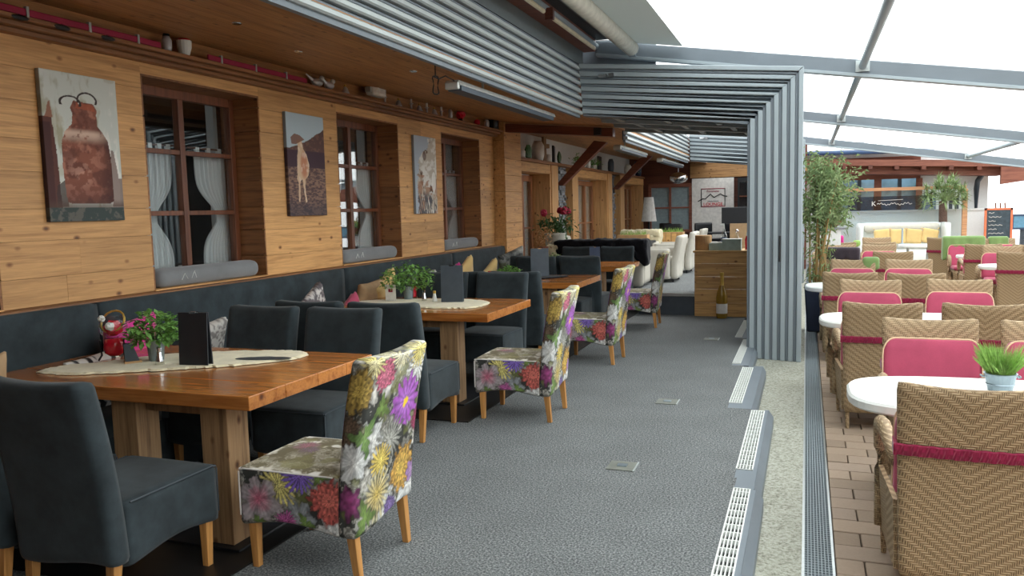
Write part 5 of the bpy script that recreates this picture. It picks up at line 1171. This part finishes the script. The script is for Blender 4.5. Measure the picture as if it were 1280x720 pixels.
# blankets
def throw(x, y, z, rz, w_, h, mat, label, d=.12):
    x *= .9125; y *= .9125; z = 1.6-(1.6-z)*.9125; w_ *= .93; h *= .95
    t = thing('blanket', label, 'blanket', (x, y, z), rz, 'blankets over the wicker chairs'); P_, Q_, _ = gridbox((-w_/2, w_/2, -d/2, d/2, -h, 0), .03, .04)
    P_ = P_.copy(); P_[:, 1] += .012*np.sin(P_[:, 0]*45+P_[:, 2]*8)*np.clip(-P_[:, 2]*4, 0, 1); P_[:, 2] += np.where(P_[:, 2] < -h*.7, .02*np.sin(P_[:, 0]*20), 0); npmesh('cloth', P_, Q_, mat, t)
throw(.57, 14.91, .83, -.2, .60, .22, 'charcoalblanket', 'charcoal blanket folded over a wicker chair back'); throw(.5, 20.0, .84, 0, .62, .35, 'magenta', 'magenta blanket over the farthest left wicker chair'); throw(3.05, 18.70, .85, 0, .76, .48, 'greenblanket', 'green blanket over a wicker chair in the right block', .22)
throw(.86, 12.30, .825, -.12, .22, .20, 'greenblanket', 'green cloth hanging on the side of a chair in the third row'); throw(3.70, 18.8, .83, .1, .36, .30, 'greenblanket', 'dark green end of the throw on the neighbouring chair')
throw(1.0, 18.3, .80, -.1, .14, .14, 'lightleaf', 'small light green cloth between the back chairs')
# terrace tables
def terrace_table(x0, x1, y, label, hd=.42, zt=.62):
    xc = (x0+x1)/2; t = thing('terrace_table', label, 'table', (xc, y, GZ), 0, 'white terrace tables'); hw = (x1-x0)/2; h = zt-GZ
    b = B(); n = 48; prof = [(0.985, h-.055), (1.0, h-.045), (1.0, h-.012), (.985, h)]; rings = []
    for sc, z in prof:
        r = []
        for k in range(n):
            a = 2*PI*k/n; c, s = math.cos(a), math.sin(a); ex = 2/3.2; r.append(b.verts.new((hw*sc*math.copysign(abs(c)**ex, c), hd*sc*math.copysign(abs(s)**ex, s), z)))
        rings.append(r)
    for i in range(3):
        for k in range(n): b.faces.new((rings[i][k], rings[i][(k+1) % n], rings[i+1][(k+1) % n], rings[i+1][k]))
    b.faces.new(rings[0][::-1]); b.faces.new(rings[-1]); obj('tabletop', b, 'white', t)
    for s in (-1, 1):
        obj('column', tube(B(), [(s*hw*.5, 0, .04), (s*hw*.5, 0, h-.05)], .03, 10), 'alu_light', t)
        b = B(); tube(b, [(s*hw*.5, -.3, .02), (s*hw*.5, 0, .05), (s*hw*.5, .3, .02)], .02, 8); obj('foot', b, 'alu_light', t)
terrace_table(.21, 1.85, 4.50, 'white oval terrace table with the grass pot, closest one'); terrace_table(.11, 1.75, 7.32, 'second white terrace table from the camera'); terrace_table(-.01, 1.6, 10.2, 'third white terrace table, beside the planter'); terrace_table(0.2, 1.7, 15.95-.2, 'fourth white terrace table in the left block') if False else None
terrace_table(1.95, 2.75, 19.9, 'white terrace table at the back, before the white sofa', .35); terrace_table(2.50, 3.9, 15.95, 'white terrace table before the green throw', .3); terrace_table(2.42, 3.9, 13.5, 'white terrace table in the right block, nearest', .38)
# grass pot
t = thing('grass_pot', 'small zinc bucket of green grass on the closest white table', 'plant', (.94, 4.62, .621)); obj('bucket', lathe(B(), [(.055, 0), (.07, .07), (.074, .085), (.078, .09), (.07, .092), (.066, .08)], 24), 'zinc', t)
obj('rib', lathe(B(), [(.062, .03), (.067, .035), (.064, .04)], 24, cap=False), 'zinc', t); b = B()
for k in range(700):
    a = random.random()*2*PI; q = random.random()**.5*.055; x, y = q*math.cos(a), q*math.sin(a); l_ = random.uniform(.08, .17); dx, dy = random.gauss(x*1.0, .02), random.gauss(y*1.0, .02)
    v = [b.verts.new(p) for p in ((x-.0015, y, .08), (x+.0015, y, .08), (x+dx*.5+.001, y+dy*.5, .08+l_*.6), (x+dx, y+dy, .08+l_))]; b.faces.new((v[0], v[1], v[2])); b.faces.new((v[0], v[2], v[3]))
obj('grass', b, 'lightleaf', t)['kind'] = 'stuff'; obj('soil', lathe(B(), [(.066, .07), (.066, .082)], 20), 'soil', t)
for s in (-1, 1): obj('handle', tube(B(), [(s*.074, -.015, .07), (s*.088, -.015, .075), (s*.088, .015, .075), (s*.074, .015, .07)], .004, 6), 'zinc', t)
# bamboo in navy planter
t = thing('potted_bamboo', 'tall bamboo in a navy planter beside the folded metal frame', 'plant', (.17, 11.45, -.12)); b = B(); hexa(b, [(-.15, -.16, 0), (.15, -.16, 0), (.15, .16, 0), (-.15, .16, 0)], [(-.19, -.2, .62), (.19, -.2, .62), (.19, .2, .62), (-.19, .2, .62)]); obj('planter', b, 'navy', t, .02)
obj('soil', bx(-.17, .17, -.18, .18, .6, .625), 'soil', t); fol = []; random.seed(11)
for k in range(14):
    x, y = random.uniform(-.13, .13), random.uniform(-.13, .13); dx, dy = random.gauss(.07, .10), random.gauss(.1, .2); h = random.uniform(1.3, 1.95); pts = [(x+dx*s**1.6, y+dy*s**1.6, .6+(h-.0)*s*.85) for s in (0, .2, .4, .6, .8, 1)]
    obj('cane', tube(B(), pts, [.013, .012, .011, .009, .006, .003], 6), 'cane', t)
    for s in range(34): q = random.uniform(.62, 1.08); fol.append((x+dx*q**1.6+random.gauss(0, .12), y+dy*q**1.6+random.gauss(0, .15), .6+h*.85*q+random.gauss(0, .09)))
    for s in range(5): q = random.uniform(.0, .6); fol.append((x+random.gauss(0, .08), y+random.gauss(0, .08), .6+h*.85*q))
for k in range(7): fol += [p for p in [(f[0]+random.gauss(0, .05), f[1]+random.gauss(0, .05), f[2]+random.gauss(0, .05)) for f in fol[:460]]]
obj('foliage', leaves(B(), fol, .085, .22, .5), 'olive', t)['kind'] = 'stuff'; random.seed(5)
# bowl plant on pedestal
t = thing('flower_bowl', 'brown bowl with green plants on a pale pedestal behind the bamboo', 'plant', (.40, 15.9, GZ)); obj('pedestal', bx(-.19, .19, -.19, .19, 0, 1.24), 'whitewall', t, .01); obj('slab', bx(-.24, .3, -.22, .22, 1.24, 1.27), 'stone', t); obj('bowl', lathe(B(), [(.08, 1.27), (.2, 1.33), (.25, 1.42), (.23, 1.42)], 20), 'terra', t)
obj('foliage', leaves(B(), [(random.gauss(0, .12), random.gauss(0, .12), 1.5+random.gauss(0, .07)) for _ in range(260)], .09, .4), 'lightleaf', t)['kind'] = 'stuff'
# ------------------------------------------------------------------ neighbouring building and its terrace
BY = 24.0
bw = struct('wall_neighbour', bx(-.1, 4.45, BY, BY+.3, -.4, 3.0), 'palewall'); bw.name = 'wall_right'
obj('timber_cladding', bx(-.1, 2.85, BY-.05, BY-.001, 2.2, 2.8), 'redwood', bw)
o = thing('window_9', None, None); o['kind'] = 'structure'
for a, c in ((.8, .9), (1.72, 1.9), (2.75, 2.90)): obj('window_frame', bx(a, c, BY-.08, BY-.001, 1.15, 2.2), 'redwood', o)
obj('window_frame', bx(.9, 2.75, BY-.07, BY-.001, 1.15, 1.25), 'redwood', o)
for a, c in ((.9, 1.72), (1.9, 2.75)): obj('pane', bx(a, c, BY-.04, BY-.03, 1.25, 2.2), plain('sky reflecting pane', (150, 190, 214), .08, .6, .4, 2), o); obj('blind', bx(a+.4, a+.5, BY-.05, BY-.041, 1.25, 2.2), 'greymenu', o)
ro = thing('neighbour_roof', 'red-brown eaves of the neighbouring house with a blue gutter', 'roof', (0, BY-1.2, 2.5))
b = B(); prism(b, [(-2, 0, .20), (8, 0, -.28), (8, 0, -.12), (-2, 0, .36)], (0, 1.5, 0)); obj('eaves_board', b, 'redwood', ro)
b = B(); prism(b, [(-2, .3, .0), (4.6, .3, -.32), (4.6, .3, -.1), (-2, .3, .2)], (0, .9, 0)); obj('lower_beam', b, 'redwood', ro)
for k in range(7): x = .3+k*.62; obj('rafter_end', bx(x-.05, x+.05, -.06, .3, .02-.048*x, .12-.048*x), 'brown_beam', ro)
b = B(); tube(b, [(-2, -.05, .45), (3.0, -.05, .36)], .06, 8); obj('gutter', b, 'bluemenu', ro)
b = B(); prism(b, [(-2, 0, .40), (3, 0, .36), (3, 0, .38), (-2, 0, .42)], (0, 5, 1.2)); obj('snow_roof', b, 'palewall', ro)
for k in range(10): x = -.4+k*.42; obj('snow_guard_post', tube(B(), [(x, .5, .5), (x, .5, .78)], .012, 5), 'alu_dark', ro)
obj('snow_guard_rail', tube(B(), [(-1, .5, .74), (3.4, .5, .62)], .012, 5), 'alu_dark', ro)
b = B(); prism(b, [(4.5, 0, -.1), (8, 0, -.3), (8, 0, -.62), (6.6, 0, -.42), (5.0, 0, -.48), (4.5, 0, -.55)], (0, .12, 0)); obj('carved_fascia', b, 'redwood', ro)
t = thing('downpipe', 'dark bent rain pipe at the corner of the neighbouring house', 'pipe', (4.15, BY-.2, GZ)); obj('pipe', tube(B(), [(.25, -.1, 2.75), (.22, -.1, 2.55), (.02, 0, 2.2), (0, 0, 2.0), (0, 0, 0)], .065, 10), 'greymenu', t, smooth=True); obj('bracket', bx(-.08, .08, 0, .2, 1.3, 1.34), 'alu_dark', t)
# wind screen with rail, post and tinted band
ws = thing('wind_screen', 'glass wind screen with an orange timber rail and dark lettered band', 'screen', (0, BY-1.4, GZ))
obj('rail', bx(.65, 3.72, -.04, .04, 2.00, 2.08), 'orangewood', ws); obj('post', bx(3.64, 3.75, -.05, .05, 0, 2.0), 'orangewood', ws); obj('post', bx(.65, .72, -.05, .05, 0, 2.0), 'orangewood', ws)
obj('tinted_band', bx(1.0, 3.05, -.02, -.01, 1.50, 1.86), 'screen_glass', ws); obj('glass_panel', bx(.72, 3.64, -.008, .0, .7, 2.0), 'clearglass', ws)
text('K', .17, (1.62, -.025, 1.62), (PI/2, 0, .0), 'ceramic', ws, 'lettering')
b = B(); tube(b, [(1.7+.018*k, -.025, 1.66+.018*math.sin(k*1.45)+.02*math.sin(k*.37)) for k in range(46)], .006, 5); tube(b, [(1.72, -.025, 1.75), (2.3, -.025, 1.77)], .005, 5); obj('script_lettering', b, 'ceramic', ws)
for k in range(3): obj('band_stripe', bx(3.2+.14*k, 3.28+.14*k, -.02, -.01, 1.50, 1.8), 'greymenu', ws)
# white sofa with yellow cushions
sf = thing('terrace_sofa', 'white padded terrace sofa with a bolster back before the neighbouring house', 'sofa', (2.2, BY-2.3, GZ)); gbox('backrest', (-.9, .9, .2, .4, .1, 1.2), .12, 'white', sf, .05); gbox('bolster', (-.85, .85, .05, .22, .95, 1.18), .08, 'whiteleather', sf, .08); gbox('seat', (-.9, .9, -.4, .2, .1, .55), .12, 'white', sf, .04)
for s in (-1, 1): gbox('armrest', (s*.95-.07, s*.95+.07, -.4, .4, .1, 1.2), .12, 'white', sf, .04)
for i, x in enumerate((1.75, 2.1, 2.45, 2.8)):
    t = thing('cushion', 'yellow cushion on the white terrace sofa, ' + ('leftmost', 'second from the left', 'second from the right', 'rightmost')[i], 'cushion', (x, BY-2.45, .74), 0, 'yellow cushions on the terrace sofa'); o = gbox('cover', (-.18, .18, -.05, .05, -.18, .18), .04, 'yellow', t, .045); o.rotation_euler = (-.2, .1*(i-1), 0); 
    for sx in (-1, 1): obj('tassel', tube(B(), [(sx*.17, 0, .17), (sx*.2, 0, .2)], .01, 5), 'yellow', t)
t = thing('low_wall', 'low white wall between terrace and neighbouring house', 'wall', (0, BY-1.0, GZ)); obj('wall_body', bx(0.3, 4.3, 0, .15, 0, 1.45), 'palewall', t); obj('coping', bx(0.28, 4.32, -.03, .18, 1.45, 1.5), 'whitewall', t)
# palm
t = thing('potted_palm', 'small palm with a rough trunk before the neighbouring house', 'palm', (3.16, BY-1.75, GZ)); obj('trunk', tube(B(), [(0, 0, .3), (.02, 0, 1.0), (0, 0, 1.7)], [.12, .10, .09], 12), 'bark', t); obj('pot', lathe(B(), [(.2, 0), (.26, .4)], 16), 'white', t); fr = B(); st = B()
for k in range(70):
    a = random.random()*2*PI; el = random.uniform(-.2, 1.3); d = Vector((math.cos(a)*math.cos(el), math.sin(a)*math.cos(el), math.sin(el))); base = Vector((0, 0, 1.75+random.uniform(-.1, .15))); tip = base+d*random.uniform(.35, .55); tube(st, [base, tip], .008, 4)
    for q in range(14):
        e = Vector((random.gauss(0, 1), random.gauss(0, 1), random.gauss(0, 1))).normalized(); e = (e+d*.9).normalized()*random.uniform(.16, .30); s = e.cross(Vector((0, 0, 1))).normalized()*.02; v = [fr.verts.new(p) for p in (tip-s, tip+s, tip+e-Vector((0, 0, .03)))]; fr.faces.new(v)
obj('frond_stems', st, 'olive', t); obj('fronds', fr, 'olive', t)['kind'] = 'stuff'
# chalkboard
t = thing('chalkboard_sign', 'orange-framed chalkboard menu sign at the right of the terrace', 'sign', (4.42, 22.6, GZ)); obj('board', bx(-.24, .27, -.02, .0, .5, 1.45), 'chalk', t)
for a, c in ((-.29, -.24), (.27, .32)): obj('frame', bx(a, c, -.03, .01, 0, 1.5), plain('orange frame', (226, 120, 80), .6), t)
obj('frame', bx(-.29, .32, -.03, .01, 1.45, 1.5), plain('orange frame top', (226, 120, 80), .6), t)
b = B()
for k in range(9): tube(b, [(-.2+.03*q, -.024, 1.38-.1*k+.012*math.sin(q*2.1+k)) for q in range(5+(k*5) % 9)], .007, 4)
obj('chalk_writing', b, 'ceramic', t)
for k in range(3): obj('peg', tube(B(), [(-.05+.1*k, -.01, 1.5), (-.06+.1*k, -.01, 1.63)], .018, 6), 'terra', t)
for x, y, l in ((1.95, 20.1, 'thin grey pole standing on the back terrace table'), ): t = thing('table_pole', l, 'pole', (x+.1, y, .62)); obj('pole', tube(B(), [(0, 0, 0), (0, 0, .36)], .02, 8), 'alu', t); obj('base', lathe(B(), [(.06, 0), (.05, .02)], 10), 'alu', t)
for i, x in enumerate((5.4, 6.1)): t = thing('blue_display', ('blue glazed display case beyond the chalkboard, left one', 'blue glazed display case beyond the chalkboard, right one')[i], 'display', (x, 24.5, GZ), 0, 'blue display cases'); obj('case', bx(-.28, .28, 0, .3, .9, 1.3), 'bluemenu', t); obj('glass_front', bx(-.24, .24, -.02, -.001, .95, 1.25), plain('pale blue pane', (120, 180, 214), .2), t); obj('leg', bx(-.05, .05, .1, .2, 0, .9), 'greymenu', t)
struct('wall_blocker', bx(-4.7, .5, -1.1, -1.0, -.4, 3.1), 'brown_beam').name = 'wall_rear_blocker'  # unseen wall added behind the camera to darken camera-facing chair sides
struct('ceiling_blocker', bx(-2.5, 0, -1.0, 1.3, 2.72, 2.80), 'alu_dark').name = 'ceiling'  # unseen slab added over the camera to cut light from above
struct('wall_blocker', bx(-.02, 14, -3.2, -3.1, -.4, 3.0), 'spruce_x').name = 'wall_rear_blocker'  # unseen wall added to block sky light from behind the camera
